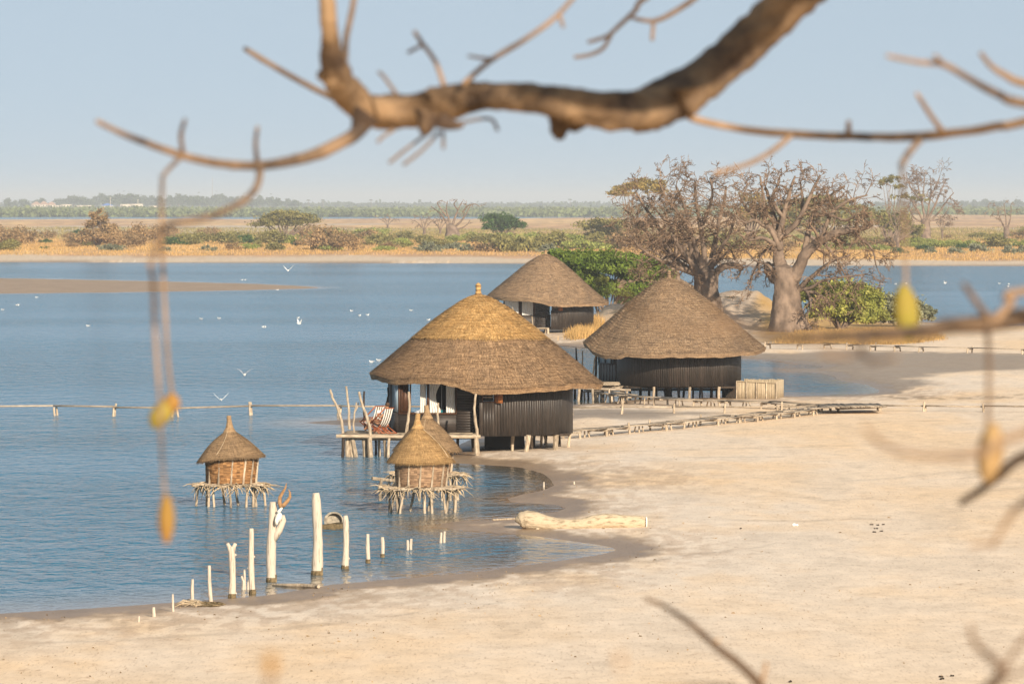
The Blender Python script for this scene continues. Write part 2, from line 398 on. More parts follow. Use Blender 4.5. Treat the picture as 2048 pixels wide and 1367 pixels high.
def rows():
    ys = list(np.arange(1520, 640, -2.2)) + list(np.arange(640, 520, -1.5)) + list(np.arange(520, 430, -1.5)) + list(np.arange(430, 410, -1.0))
    D = [G(1024, y).y for y in ys] + [22000, 30000]
    near = list(np.arange(-60, D[0] - 2, 6.0))
    return np.array(near + D)
def cols(step):
    a = np.arange(-0.1, 0.1001, step)
    o = np.array([0.105, 0.115, 0.13, 0.16, 0.2, 0.27, 0.36, 0.5])
    return np.concatenate([-o[::-1], a, o])
def grid(Ds, us):
    U, D = np.meshgrid(us, Ds); X = U * np.maximum(D, 120.0)
    nrw, nc = X.shape; idx = np.arange(nrw * nc).reshape(nrw, nc)
    Fq = np.stack([idx[:-1, :-1], idx[:-1, 1:], idx[1:, 1:], idx[1:, :-1]], -1).reshape(-1, 4)
    return X.ravel(), D.ravel(), Fq
Ds = rows(); us = cols(0.00034)
X, Y, Fq = grid(Ds, us)
H, land, sbar, smud, sland = terrain(X, Y)
# colours of the ground itself: dry sand, salt crust, damp mud, ochre grassland
def lerp(a, b, t): return a + (b - a) * t[:, None]
def sstep(a, b, x):
    t = np.clip((x - a) / (b - a), 0, 1); return t * t * (3 - 2 * t)
n1 = fbm(X * 0.12, Y * 0.045, 11, 5); n2 = fbm(X * 0.5, Y * 0.16, 12, 4); n3 = fbm(X * 2.0, Y * 0.7, 13, 3); n4 = fbm(X * 0.05, Y * 0.02, 14, 3)
sand = np.tile(np.array([0.80, 0.595, 0.385]), (len(X), 1))
salt = np.array([0.78, 0.66, 0.53]); ochre = np.array([0.86, 0.625, 0.355])
near_w = np.exp(-np.maximum(land, 0) / 9.0)
sand = lerp(sand, np.broadcast_to(salt, sand.shape), np.clip(sstep(0.40, 0.66, n1) * 0.5 + near_w * 0.9 * sstep(0.3, 0.6, n2), 0, 1))
sand = lerp(sand, np.broadcast_to(ochre, sand.shape), sstep(0.5, 0.75, n4) * 0.55 * sstep(190, 140, Y))
sand = sand * (0.90 + 0.2 * n3)[:, None]
sand = lerp(sand, sand * 0.86, sstep(0.56, 0.72, n2) * sstep(0.35, 0.6, n3))
crust = sstep(7.5, 2.0, land + (n1 - .5) * 6) * sstep(0.42, 0.62, fbm(X * 3.0, Y * 0.8, 61, 4))
sand = lerp(sand, np.broadcast_to(np.array([0.47, 0.33, 0.22]), sand.shape), crust * 0.55)
TR = [[(1090, 915), (1250, 909), (1420, 905), (1600, 902), (1760, 897)], [(1100, 933), (1260, 925), (1430, 921), (1560, 922)], [(1480, 960), (1620, 975), (1760, 968), (1900, 955), (2060, 950)], [(1500, 985), (1650, 1010), (1820, 1003), (2060, 985)],
      [(1300, 1040), (1450, 1048), (1600, 1052), (1720, 1046), (1850, 1052)], [(0, 1300), (250, 1290), (500, 1275), (760, 1245), (1000, 1215)], [(1600, 1085), (1500, 1105), (1380, 1115), (1290, 1130)], [(1180, 880), (1400, 872), (1640, 858), (1800, 850), (2060, 846)]]
trk = np.zeros_like(X)
for tr in TR:
    pt = world_poly(tr); dd_ = np.full(X.shape, 1e9)
    for (ax, ay), (bx, by) in zip(pt[:-1], pt[1:]):
        ex, ey = bx - ax, by - ay; tt = np.clip(((X - ax) * ex + (Y / YS - ay) * ey) / (ex * ex + ey * ey), 0, 1); dd_ = np.minimum(dd_, (X - ax - tt * ex) ** 2 + (Y / YS - ay - tt * ey) ** 2)
    dd_ = np.sqrt(dd_) + (n2 - .5) * .5; trk = np.maximum(trk, np.exp(-(dd_ / .16) ** 2) * sstep(.3, .55, n3))
sand = sand * (1 - .22 * trk)[:, None]
wet = sstep(1.75, 0.75, land + (n2 - 0.5) * 1.9 + (n3 - .5) * 1.1)
damp = sstep(4.6, 1.2, land + (n1 - .5) * 5 + (n3 - .5) * 2.5) * sstep(.36, .62, fbm(X * 1.6, Y * .55, 71, 5)) * (Y < 900)
sand = lerp(sand, np.broadcast_to(np.array([0.40, 0.30, 0.21]), sand.shape), damp * .62)
wet2 = np.zeros_like(X)
for q in pW: wet2 = np.maximum(wet2, sstep(-0.7, 1.2, sdf(X, Y, q) + (n2 - 0.5) * 2.5))
midz = (Y > 225) & (Y < 330) & (X > 2)
wet = np.where(Y > 900, sstep(1.0, 0.2, land), wet)
mud = np.array([0.26, 0.172, 0.098]); mud2 = np.array([0.27, 0.215, 0.165])
c = lerp(sand, mud[None, :] * (0.78 + 0.5 * fbm(X * 1.2, Y * .35, 91, 5))[:, None], wet * 0.92)
c = lerp(c, np.broadcast_to(mud2, c.shape), wet2 * 0.85)
c = np.where((sbar > 0)[:, None], np.array([0.34, 0.25, 0.175]) * (0.9 + 0.25 * n2)[:, None], c)
c = np.where((smud > 0)[:, None], np.array([0.20, 0.15, 0.11]), c)
isl = (Y > 900) & (Y < 4400) & (sland > 0)
gold = np.array([0.66, 0.43, 0.20]); rust = np.array([0.54, 0.33, 0.18]); flat = np.array([0.56, 0.47, 0.37])
m1 = fbm(X * 0.03, Y * 0.008, 31, 4); m2 = fbm(X * 0.2, Y * 0.05, 32, 4)
g = lerp(np.broadcast_to(gold, c.shape), np.broadcast_to(rust, c.shape), sstep(0.4, 0.6, m1))
g = g * (0.62 + 0.76 * m2)[:, None]
flatm = sstep(0.50, 0.60, fbm(X * 0.008, Y * 0.0035, 33, 3)) * sstep(1350, 1600, Y) * sstep(2900, 2300, Y)
g = lerp(g, np.broadcast_to(flat, g.shape), flatm)
veg = isl * sstep(9, 14, land * 1.0 + (n1 - 0.5) * 12)
c = np.where(((Y > 900) & (Y < 1300) & (land > 1.2))[:, None], np.array([0.62, 0.50, 0.37]) * (0.9 + 0.2 * n3)[:, None], c)
c = lerp(c, g, veg)
far = (Y > 4300) & (sland > 0)
gf = np.array([0.15, 0.16, 0.07]) * (0.8 + 0.4 * fbm(X * 0.01, Y * 0.004, 41, 3))[:, None]
c = np.where(far[:, None], lerp(c, gf, sstep(0, 60, land)), c)
# dry grass and shell litter on the point under the baobabs
sh = sstep(-1, 3, sdf(X, Y, pSH) + (n2 - 0.5) * 5)
shell = np.array([0.50, 0.39, 0.29]) * (0.35 + 1.15 * fbm(X * 1.8, Y * 0.9, 51, 5))[:, None]
grs = np.array([0.50, 0.31, 0.11]) * (0.8 + 0.4 * n3)[:, None]
gm = sstep(19.5, 22.5, X + (n2 - 0.5) * 5 - (Y - 500) * 0.02) + sstep(2.0, 0.8, H) * sstep(0.25, 0.6, n2) * (X < 18)
c = lerp(c, lerp(shell, grs, np.clip(gm, 0, 1)), sh * (sland > 0.6))
# churned grey mark by the far walkway
chn = sstep(0, 1.2, sdf(X, Y, world_poly([(1735, 798), (1800, 792), (1900, 797), (2060, 792), (2060, 803), (1900, 806), (1800, 804)])) + (n3 - 0.5) * 2.0)
c = lerp(c, c * np.array([0.55, 0.53, 0.5]), chn * sstep(0.35, 0.6, n3))
V = np.stack([X, Y, H], -1)
me = new_mesh('ground', V, Fq, None, None, True)
ca = me.color_attributes.new('Col', 'FLOAT_COLOR', 'POINT')
cc = np.ones((len(X), 4), dtype=np.float32); cc[:, :3] = np.clip(c, 0, 1); ca.data.foreach_set('color', cc.ravel())
wa = me.attributes.new('wet', 'FLOAT', 'POINT'); wv = np.maximum(wet * (sbar < 0), wet2 * 0.55) * (1 - veg); wv = np.where(sbar > 0, 0.45, wv)
wa.data.foreach_set('value', wv.astype(np.float32))
m, n, b = node_mat('ground_mat')
at = N(n, 'ShaderNodeAttribute', attribute_name='Col'); aw = N(n, 'ShaderNodeAttribute', attribute_name='wet')
f1 = noise_fac(n, 1.6, 8, 0.72, (1, 0.55, 1)); f2 = noise_fac(n, 14.0, 5, 0.8, (1, 0.12, 1)); f3 = noise_fac(n, 3.2, 6, 0.75, (0.6, 0.35, 1), dist=0.4)
c1 = mixc(n, 1.0, at.outputs['Color'], ramp(n, f1, [(0.34, (0.90, 0.88, 0.86)), (0.5, (1, 1, 1)), (0.68, (1.06, 1.05, 1.04))]), 'MULTIPLY')
c1 = mixc(n, 1.0, c1, ramp(n, f2, [(0.30, (0.55, 0.48, 0.42)), (0.44, (0.99, 0.99, 0.99)), (0.7, (1.05, 1.05, 1.05))]), 'MULTIPLY')
c1 = mixc(n, 1.0, c1, ramp(n, f3, [(0.60, (1, 1, 1)), (0.70, (0.70, 0.62, 0.55))]), 'MULTIPLY')
n.links.new(c1, b.inputs['Base Color'])
mr = N(n, 'ShaderNodeMapRange'); mr.inputs[3].default_value = 0.95; mr.inputs[4].default_value = 0.42
n.links.new(aw.outputs['Fac'], mr.inputs[0]); n.links.new(mr.outputs[0], b.inputs['Roughness']); b.inputs['Specular IOR Level'].default_value = 0.25
bump(n, b, f1, 0.2, 0.03)
me.materials.append(m)
tag(link_mesh('ground', me), 'pale sand flat with salt crust, damp mud margins and ochre grassland beyond', None, None, 'structure')

# ------------------------------------------------------------------ water
Dw = Ds[::2] if len(Ds) % 2 else np.append(Ds[::2], Ds[-1]); uw = cols(0.001)
Dw = np.clip(Dw, -50, 12000); Dw = np.unique(Dw)
Xw, Yw, Fw = grid(Dw, uw)
Hw = terrain(Xw, Yw)[0]
wm = new_mesh('water', np.stack([Xw, Yw, np.zeros_like(Xw)], -1), Fw, None, None, False)
da = wm.attributes.new('depth', 'FLOAT', 'POINT'); da.data.foreach_set('value', np.clip(-Hw, 0, 1).astype(np.float32))
m, n, b = node_mat('water_mat')
ad = N(n, 'ShaderNodeAttribute', attribute_name='depth')
b.inputs['Roughness'].default_value = 0.12; b.inputs['IOR'].default_value = 1.333
b.inputs['Specular IOR Level'].default_value = 0.5
cw = ramp(n, ad.outputs['Fac'], [(0.0, (0.16, 0.115, 0.07)), (0.07, (0.085, 0.088, 0.070)), (0.21, (0.022, 0.12, 0.20)), (1.0, (0.014, 0.145, 0.265))])
n.links.new(cw, b.inputs['Base Color'])
w1 = noise_fac(n, 1.15, 3, 0.55, (1.9, 1.0, 1), dist=0.4)
w2 = noise_fac(n, 0.32, 3, 0.6, (2.0, 1.0, 1))
w3 = noise_fac(n, 0.018, 3, 0.55, (0.45, 1.0, 1))
am = ramp(n, w3, [(0.36, (0.35, 0.35, 0.35)), (0.52, (0.8, 0.8, 0.8)), (0.66, (1, 1, 1))])
dm = ramp(n, ad.outputs['Fac'], [(0.0, (0.06, 0.06, 0.06)), (0.10, (0.22, 0.22, 0.22)), (0.34, (1, 1, 1))])
am2 = mixc(n, 1.0, am, dm, 'MULTIPLY')
ws = N(n, 'ShaderNodeMath', operation='MULTIPLY_ADD', i_1=2.4); n.links.new(w2, ws.inputs[0]); n.links.new(w1, ws.inputs[2])
bp = N(n, 'ShaderNodeBump'); bp.inputs['Distance'].default_value = 2.0
n.links.new(am2, bp.inputs['Strength']); n.links.new(ws.outputs[0], bp.inputs['Height']); n.links.new(bp.outputs[0], b.inputs['Normal'])
wm.materials.append(m)
tag(link_mesh('water', wm), 'blue rippled lagoon water', None, None, 'structure')
#@@PART2
# ------------------------------------------------------------------ huts
PROF = [(0, 1.0), (0.05, .985), (.13, .94), (.28, .81), (.45, .63), (.59, .465), (0.8, .225), (1, 0)]
def prof(t, pr=PROF):
    for (a, ha), (b_, hb) in zip(pr, pr[1:]):
        if t <= b_: return ha + (hb - ha) * (t - a) / (b_ - a)
    return pr[-1][1]
def interp_deg(tab, d):
    d = ((d + 180) % 360) - 180
    tab = sorted(tab); ext = [(tab[-1][0] - 360, tab[-1][1])] + tab + [(tab[0][0] + 360, tab[0][1])]
    for (a, za), (b_, zb) in zip(ext, ext[1:]):
        if a <= d <= b_:
            t = (d - a) / (b_ - a); t = t * t * (3 - 2 * t); return za + (zb - za) * t
    return tab[0][1]
def ang(c, th, r, z):   # th measured from the viewer's side, clockwise seen from above = to the right
    return Vector((c[0] + r * math.sin(th), c[1] - r * math.cos(th), z))
def thatch(name, c, R, eave, zap, apx, mats, parent, t0=0.0, t1=1.0, course=0.17, straws=9000, thick=0.24, seg=180, seed=1, wob=0.05, zs=None, sl=0.34, sw=0.018, fringe=900):
    """a thatched cone between the radius fractions t0 and t1"""
    lr = random.Random(seed); mb = MB(); L = math.hypot(R, zap - 3)
    nrw = max(3, int(L * (t1 - t0) / course))
    def tsplit(th):
        ze = interp_deg(eave, math.degrees(th)); want = (zs - ze + .05 * mnoise.noise(Vector((math.sin(th) * 3, math.cos(th) * 3, 7)))) / (zap - ze)
        for (a, ha), (b2, hb) in zip(PROF, PROF[1:]):
            if hb <= want: return a + (b2 - a) * (ha - want) / (ha - hb)
        return 1
    def surf(t, th, off=0.0):
        d = math.degrees(th); ze = interp_deg(eave, d)
        if zs is not None:
            ts = tsplit(th); t = t * ts * 1.02 if t1 < .9 else ts + (1 - ts) * (t - t0) / (t1 - t0)
        hz = prof(t); x = c[0] + apx * (1 - t) + (R * t) * math.sin(th); y = c[1] - (R * t) * math.cos(th)
        k = wob * (mnoise.noise(Vector((math.sin(th) * 2.5 + seed, math.cos(th) * 2.5, t * 4))) + 0.5 * mnoise.noise(Vector((math.sin(th) * 9 + seed, math.cos(th) * 9, t * 14))))
        z = ze + (zap - ze) * hz + k * 1.3 * min(1, t * 4)
        return Vector((x + off * math.sin(th) * .6, y - off * math.cos(th) * .6, z + off * .8))
    rings = []
    for i in range(nrw):
        kk = 2 if (zs is not None and t1 < .9) else 1; ta = (t0 + (t1 - t0) * i / nrw) * kk; tb = (t0 + (t1 - t0) * (i + 1) / nrw) * kk
        rings.append((ta, 0.0)); rings.append((tb, 0.035))
    vs = []; fs = []
    for (t, off) in rings:
        for k in range(seg):
            th = 2 * math.pi * k / seg
            e = off + (lr.uniform(-0.012, 0.012) if off else 0)
            if t >= 0.999: e -= lr.random() * 0.03
            vs.append(surf(t, th, e))
    if t1 > 0.99:
        for (t, dn) in ((0.985, thick), (0.6, thick * 1.1), (0.25, thick)):
            for k in range(seg):
                p = surf(t, 2 * math.pi * k / seg); p.z -= dn + lr.random() * 0.03; vs.append(p)
    m_ = len(vs) // seg
    for i in range(m_ - 1):
        tn = lr.uniform(0.35, 0.65)
        for k in range(seg):
            k2 = (k + 1) % seg
            mb.f.append([i * seg + k, (i + 1) * seg + k, (i + 1) * seg + k2, i * seg + k2]); mb.t.append(min(1, max(0, tn + lr.uniform(-.12, .12))))
    mb.v = [tuple(v) for v in vs]
    # loose straws lying on the slope and hanging at the eave
    for _ in range(straws):
        t = math.sqrt(lr.uniform(t0 * t0, t1 * t1)) * (2 if (zs is not None and t1 < .9) else 1); th = lr.uniform(0, 2 * math.pi)
        th2 = th + lr.gauss(0, 0.02 / max(t, .15)) ; t2 = min((t1 if zs is None or t1 > .9 else 1.04) + 0.01, t + sl / L * lr.uniform(.5, 1.2) * (2 if (zs is not None) else 1))
        a = surf(t, th, 0.03); b_ = surf(t2, th2, lr.uniform(0.035, 0.075)); wv = Vector((math.cos(th), math.sin(th), 0)) * sw
        mb.add([a - wv, a + wv, b_], [(0, 1, 2)], lr.choice([lr.uniform(0, .4), lr.uniform(.5, 1)]))
    if t1 > 0.99:
        for _ in range(fringe):
            th = lr.uniform(0, 2 * math.pi); a = surf(0.98, th, 0.0); b_ = surf(1.0 + lr.uniform(0.0, 0.018), th + lr.gauss(0, .012), -lr.uniform(0.0, 0.12))
            wv = Vector((math.cos(th), math.sin(th), 0)) * sw * 1.2
            mb.add([a - wv, a + wv, b_], [(0, 1, 2)], lr.uniform(0.2, 1))
    return mb.build(name, mats, parent)
def finial(name, c, z0, z1, r, mats, parent, bands=True, lean=(0, 0)):
    mb = MB(); n = 9; pts = []; rr = []
    for i in range(n):
        t = i / (n - 1); pts.append((c[0] + lean[0] * t, c[1] + lean[1] * t, z0 + (z1 - z0) * t))
        rr.append(r * (1.15 - 0.25 * t + 0.10 * math.sin(t * 9)) if i < n - 1 else r * 0.35)
    mb.tube(pts, rr, 10, 0.6, jit=0.05)
    o = mb.build(name, mats, parent)
    if bands:
        for t in (0.25, 0.5, 0.78):
            mb = MB()
            mb.tube([(c[0] + lean[0] * t, c[1], z0 + (z1 - z0) * t - 0.012), (c[0] + lean[0] * t, c[1], z0 + (z1 - z0) * t + 0.012)], r * 1.2, 10, 0.5)
            mb.build('binding_cord', 'dark_wood', o)
    return o
def round_wall(name, c, R, z0, z1, a0, a1, parent, material='wall_dark', gaps=(), w_=0.125):
    mb = MB(); n = int(abs(R_(a1 - a0)) * R / w_)
    for i in range(n):
        A = a0 + (a1 - a0) * i / n; B = a0 + (a1 - a0) * (i + 1) / n; mid = (A + B) / 2; md = ((mid + 180) % 360) - 180
        segs = [(z0, z1)]
        for (g0, g1, lo, hi) in gaps:
            if g0 <= md <= g1: segs = [(z0, lo), (hi, z1)]
        rj = rng.uniform(-0.0025, 0.0025); tn = min(1, max(0, rng.gauss(0.35, 0.11)))
        if -12 < md < 25: tn = min(1.0, tn + rng.random() * 0.55)
        for lo, hi in segs:
            if hi - lo < 0.02: continue
            q = [ang(c, R_(A) + .0008, R + rj, lo + rng.uniform(-.01, .01)), ang(c, R_(B) - .0008, R + rj, lo), ang(c, R_(B) - .0008, R + rj, hi), ang(c, R_(A) + .0008, R + rj, hi)]
            q2 = [ang(c, R_(A), R - 0.05, lo), ang(c, R_(B), R - 0.05, lo), ang(c, R_(B), R - 0.05, hi), ang(c, R_(A), R - 0.05, hi)]
            mb.add(q + q2, [(0, 1, 2, 3), (7, 6, 5, 4), (0, 4, 5, 1), (3, 2, 6, 7), (1, 5, 6, 2), (0, 3, 7, 4)], tn)
    return mb.build(name, material, parent)
def curtain_sheet(parent, pts, z0, z1, folds=9, amp=0.05, label=None, gather=None):
    mb = MB(); n = 40; rows_ = 8; A, B = Vector(pts[0]), Vector(pts[1]); d = (B - A).normalized(); nv = Vector((d.y, -d.x, 0))
    vs = []
    for j in range(rows_ + 1):
        tz = j / rows_
        for i in range(n + 1):
            t = i / n
            tt = t
            if gather: tt = t * (1 - gather * math.sin(math.pi * min(1, (1 - tz) * 1.1)) ** 1)
            p = A.lerp(B, tt) + nv * amp * math.sin(t * folds * 2 * math.pi) * (0.5 + 0.5 * (1 - tz))
            vs.append((p.x, p.y, z0 + (z1 - z0) * tz))
    fs = [(j * (n + 1) + i, j * (n + 1) + i + 1, (j + 1) * (n + 1) + i + 1, (j + 1) * (n + 1) + i) for j in range(rows_) for i in range(n)]
    mb.add(vs, fs, 0.5); return mb.build('curtain', 'curtain', parent, True)
def crooked(mb, a, b, r, n=7, bend=0.05, r1=None, tone=None): mb.stick(a, b, r, r if r1 is None else r1, 7, bend, n, 0.1, tone)
def post_at(name, parent, material, px, D, z0, z1, r=0.09, lean=0.0, bend=0.03):
    a = P(px, 900, D); mb = MB(); crooked(mb, (a.x, D, z0), (a.x + lean, D + rng.uniform(-.1, .1), z1), r, bend=bend)
    return mb.build(name, material, parent)
def lx(px, D): return (px - 1024) / F * D

def shutter_set(root, c, R, a, z0, z1, wdt):
    """a small dark window opening in the round wall with its propped-open shutter"""
    p = ang(c, R_(a), R, 0); mb = MB(); d = Vector((math.cos(R_(a)), math.sin(R_(a)), 0)); nn = Vector((math.sin(R_(a)), -math.cos(R_(a)), 0))
    rot = R_(a)
    fr = MB(); zc = (z0 + z1) / 2
    for dz in (z0, z1): fr.box((p.x + nn.x * .02, p.y + nn.y * .02, dz), (wdt + .08, .06, .05), rot, 0.6)
    for s_ in (-1, 1): fr.box((p.x + d.x * s_ * wdt / 2 + nn.x * .022, p.y + d.y * s_ * wdt / 2 + nn.y * .022, zc), (.05, .06, z1 - z0 - .052), rot, 0.6)
    wn = fr.build('window', 'frame_wood', root)
    mb = MB(); mb.box((p.x - nn.x * .12, p.y - nn.y * .12, zc), (wdt - .05, .02, z1 - z0 - .05), rot, 0.1); mb.build('opening_dark_sheet', 'window_and_shade_dark', wn)  # near-black sheet paints the unlit room behind the opening
    mb = MB(); mb.box((p.x + nn.x * .03, p.y + nn.y * .03, zc - .02), (wdt - .06, .03, .025), rot, 0.9); mb.build('crossbar', 'post_wood', wn)
    h = p + d * (wdt / 2 + 0.03); o2 = rot - R_(28); dd = Vector((math.cos(o2), math.sin(o2), 0))
    mb = MB(); q = h + dd * 0.19 + nn * .05; mb.box((q.x, q.y, zc - .03), (.36, .035, z1 - z0 + .06), o2, 0.6)
    mb.box((q.x - dd.y * -.02, q.y - .03, zc - .03), (.05, .03, z1 - z0), o2, 0.9)
    mb.build('shutter', 'shutter_wood', root)

def deck(root, poly_fn, x0, x1, y0f, y0b, z, thick=0.09, board=0.22, mname='deck_wood'):
    """boards running along x between the front line and the back line"""
    mb = MB(); y = y0f
    while y < y0b:
        a, b_ = poly_fn(y)
        a += rng.uniform(-.08, .08); b_ += rng.uniform(-.05, .05); s_ = a
        while s_ < b_ - 0.3:
            e = min(b_, s_ + rng.uniform(2.0, 3.6))
            mb.box(((s_ + e) / 2, y + board / 2, z - .03 + rng.uniform(-.012, .012)), (e - s_ - .015, board - .03, .045), rng.uniform(-.004, .004)); s_ = e
        y += board
    o = mb.build('deck', mname, root)
    return o

# ---- front hut (old thatch with a golden cap)
D1 = 249.5; c1w = (lx(961, D1), D1); c1r = (lx(973, D1), D1)
h1 = thing('thatched_hut', (c1w[0], D1, 0), 'nearest round hut, brown thatch with a golden straw cap, striped chairs on its deck', 'hut', 'round thatched stilt huts')
EAVE1 = [(-95, 3.42), (-75, 3.32), (-52, 3.2), (-36, 3.24), (-22, 3.28), (-15, 3.16), (-10, 2.97), (-4, 2.80), (6, 2.80), (30, 2.90), (50, 3.0), (90, 2.96), (180, 3.05), (-130, 3.3)]
rf = thatch('roof', c1r, 5.12, EAVE1, 6.82, -0.36, 'thatch_old', h1, 0.50, 1.0, straws=16000, fringe=1800, seed=3, zs=4.99)
cp = thatch('roof_cap', c1r, 5.14, [(a, z + 0.03) for a, z in EAVE1], 6.86, -0.36, 'thatch_gold', rf, 0.0, 0.5, straws=7000, seed=4, thick=0, zs=4.99); cp['label'] = 'newer golden straw cap'
finial('finial', (c1r[0] - .36, D1), 6.72, 7.36, 0.12, 'thatch_gold', rf)
round_wall('round_wall', c1w, 4.06, 0.80, 3.15, 0, 172, h1, gaps=[(1.5, 9.5, 2.27, 2.74)])
shutter_set(h1, c1w, 4.06, 5.0, 2.29, 2.72, 0.50)
round_wall('rear_wall', c1w, 4.06, 0.80, 3.15, 180, 292, h1, gaps=[(-150, -126, 1.6, 2.95), (-100, -80, 1.6, 3.0)])
def xl(px): return lx(px, 246.5)
yf = 246.5
mb = MB(); mb.box(((xl(797) + xl(957)) / 2, yf + .03, 1.33), (xl(957) - xl(797), .06, .86), 0, .4); ob = mb.build('lower_wall', 'wall_board', h1)
mb = MB()
for k in range(20):
    mb.box(((xl(913) + xl(957)) / 2, yf - .012, 0.98 + k * 0.115), (xl(957) - xl(913), .05, .108), 0)
mb.build('board_panel', 'wall_board', h1)
mb = MB(); mb.box((c1w[0], (yf + D1 - 4.06) / 2, 1.97), (.06, yf - D1 + 4.1, 2.35), 0, .5); mb.build('return_wall', 'wall_board', h1)
mb = MB()
for px, w_ in ((798.5, .10), (803.5, .06), (820.5, .07), (856, .12), (912, .06)):
    mb.box((xl(px), yf, 2.42), (w_, .10, 1.30), 0, .6)
mb.box(((xl(797) + xl(913)) / 2, yf, 1.745), (xl(913) - xl(797), .12, .07), 0, .6)
mb.box(((xl(797) + xl(913)) / 2, yf, 3.09), (xl(913) - xl(797), .12, .10), 0, .6)
wn1 = mb.build('window', 'frame_wood', h1)
curtain_sheet(wn1, [(xl(840), yf + .05, 0), (xl(853.5), yf + .05, 0)], 1.78, 3.05, 3, .05, gather=.12)
curtain_sheet(wn1, [(xl(859), yf + .06, 0), (xl(882), yf + .06, 0)], 1.78, 3.05, 4, .05, gather=.45)
curtain_sheet(wn1, [(xl(892), yf + .05, 0), (xl(911), yf + .05, 0)], 1.78, 3.05, 4, .05, gather=.1)
mb = MB(); mb.box((xl(811), yf + .1, 2.42), (.28, .03, 1.24), R_(12), .5); mb.build('door_leaf', 'frame_wood', wn1)
mb = MB(); mb.box((xl(883), yf + .5, 2.35), (.03, .03, 1.3), 0, .5); mb.build('glazing_bar', 'metal_grey', wn1)
mb = MB(); mb.box((xl(884), yf + .9, 1.70), (.9, .9, .35), 0, .5); mb.build('bed_cover', 'teal_cloth', h1)
# chamfered corner with its pane
A_ = Vector((xl(797), yf + .03, 0)); B_ = Vector((lx(778.5, 249), 249.0, 0)); dd = (B_ - A_); Ln = dd.length; rz = math.atan2(dd.y, dd.x); mid = (A_ + B_) / 2
mb = MB(); mb.box((mid.x, mid.y, 1.33), (Ln, .06, .86), rz, .8); mb.build('lower_wall', 'wall_board', h1)
mb = MB(); mb.box((mid.x, mid.y, 3.1), (Ln, .08, .10), rz, .6)
mb.box((A_.lerp(B_, .78).x, A_.lerp(B_, .78).y, 2.42), (.12, .08, 1.3), rz, .6); mb.box((B_.x, B_.y, 2.0), (.10, .10, 2.25), rz, .9)
wn = mb.build('window', 'frame_wood', h1)
mb = MB(); q = A_.lerp(B_, .36); mb.box((q.x, q.y, 2.42), (Ln * .62, .02, 1.26), rz, .5); mb.build('pane', 'pane_blue', wn)
mb = MB(); mb.box((c1w[0] + .3, D1 + .6, .78), (7.2, 5.4, .10), 0, .5); mb.build('floor_frame', 'dark_wood', h1)
mb = MB(); mb.box((c1w[0] + 1.05, D1 + 1.4, 0.30), (1.75, 4.2, .86), 0, .0); mb.build('underfloor_shade', 'window_and_shade_dark', h1)  # dark box standing in for the deep shade below the floor
for px, D, lean, r in ((1025, 247.0, .02, .07), (1050, 245.9, .16, .10), (1063, 248.5, -.02, .07), (1069, 250, .0, .06), (1081, 249.5, .06, .06), (1100, 249.6, -.28, .05), (1110.5, 247.3, .02, .12), (1118, 250.5, 0, .07), (1136, 249.8, .1, .07), (1060, 252, 0, .06), (1090, 252.6, .05, .06)):
    post_at('post', h1, 'post_wood' if D < 250 else 'dark_wood', px, D, -.25, 0.83, r, lean)
# deck: boards, beams, legs and the crooked rail sticks
dz = 0.92
def dk1(y):
    t = (y - 243.3) / 5.7
    a = lx(677, 243.3) + 0.35 * max(0, t - .2); b_ = lx(957, 243.3) if y < yf - .1 else xl(790)
    return a, b_
dk = deck(h1, dk1, 0, 0, 243.3, 248.9, dz)
mb = MB(); mb.stick((lx(672, 243.2), 243.2, dz - .02), (lx(820, 243.2), 243.2, dz - .05), .075, .07, 8, .008, 10)
mb.stick((lx(815, 243.2), 243.2, dz - .05), (lx(961, 243.2), 243.2, dz - .04), .08, .07, 8, .006, 10)
mb.stick((lx(700, 244), 244, dz - .17), (lx(800, 244), 244, dz - .2), .06, .05, 7, .01, 8)
mb.build('edge_beam', 'deck_wood', dk)
mb = MB()
for y in (244.3, 246.2, 248.2): mb.box((lx(815, y), y, dz - .13), (5.6, .1, .12), 0, .4)
mb.build('joist', 'dark_wood', dk)
for px, D, lean, r, mt in ((685, 243.3, .03, .07, 'dark_wood'), (696, 243.6, -.02, .11, 'post_wood'), (705, 243.6, -.06, .12, 'post_wood'), (714, 243.5, -.22, .10, 'post_wood'), (729, 243.6, -.02, .11, 'post_wood'),
    (734, 244.6, 0, .12, 'dark_wood'), (741, 243.2, -.03, .10, 'post_wood'), (753, 246, -.06, .05, 'dark_wood'), (759, 244.5, -.02, .06, 'post_wood'), (771, 243.5, -.06, .07, 'post_wood'), (775, 243.2, .08, .06, 'post_wood'),
    (915, 245, 0, .07, 'dark_wood'), (946, 247, 0, .09, 'dark_wood'), (954, 243.2, -.03, .085, 'post_wood'), (959, 243.6, -.12, .07, 'post_wood'), (885, 246.5, 0, .07, 'dark_wood')):
    mb = MB(); x = lx(px, D); crooked(mb, (x, D, -.35), (x + lean, D, dz - .05), r, bend=.03); mb.build('deck_post', mt, dk)
def stick_px(parent, name, material, D, pts, r, fork=None):
    mb = MB(); q = []
    for (px, py) in pts: q.append(P(px, py, D))
    full = []
    for i in range(len(q) - 1):
        for k in range(3): full.append(q[i].lerp(q[i + 1], k / 3) + Vector((rng.uniform(-.012, .012), rng.uniform(-.02, .02), 0)))
    full.append(q[-1]); n = len(full)
    mb.tube(full, [r * (1.08 - .3 * i / n) * rng.uniform(.92, 1.08) for i in range(n)], 7, .5)
    if fork:
        f = P(fork[0], fork[1], D); mb.tube([q[-2], (q[-2] + f) / 2 + Vector((.03, 0, 0)), f], [r * .8, r * .7, r * .6], 6, .5)
    return mb.build(name, material, parent)
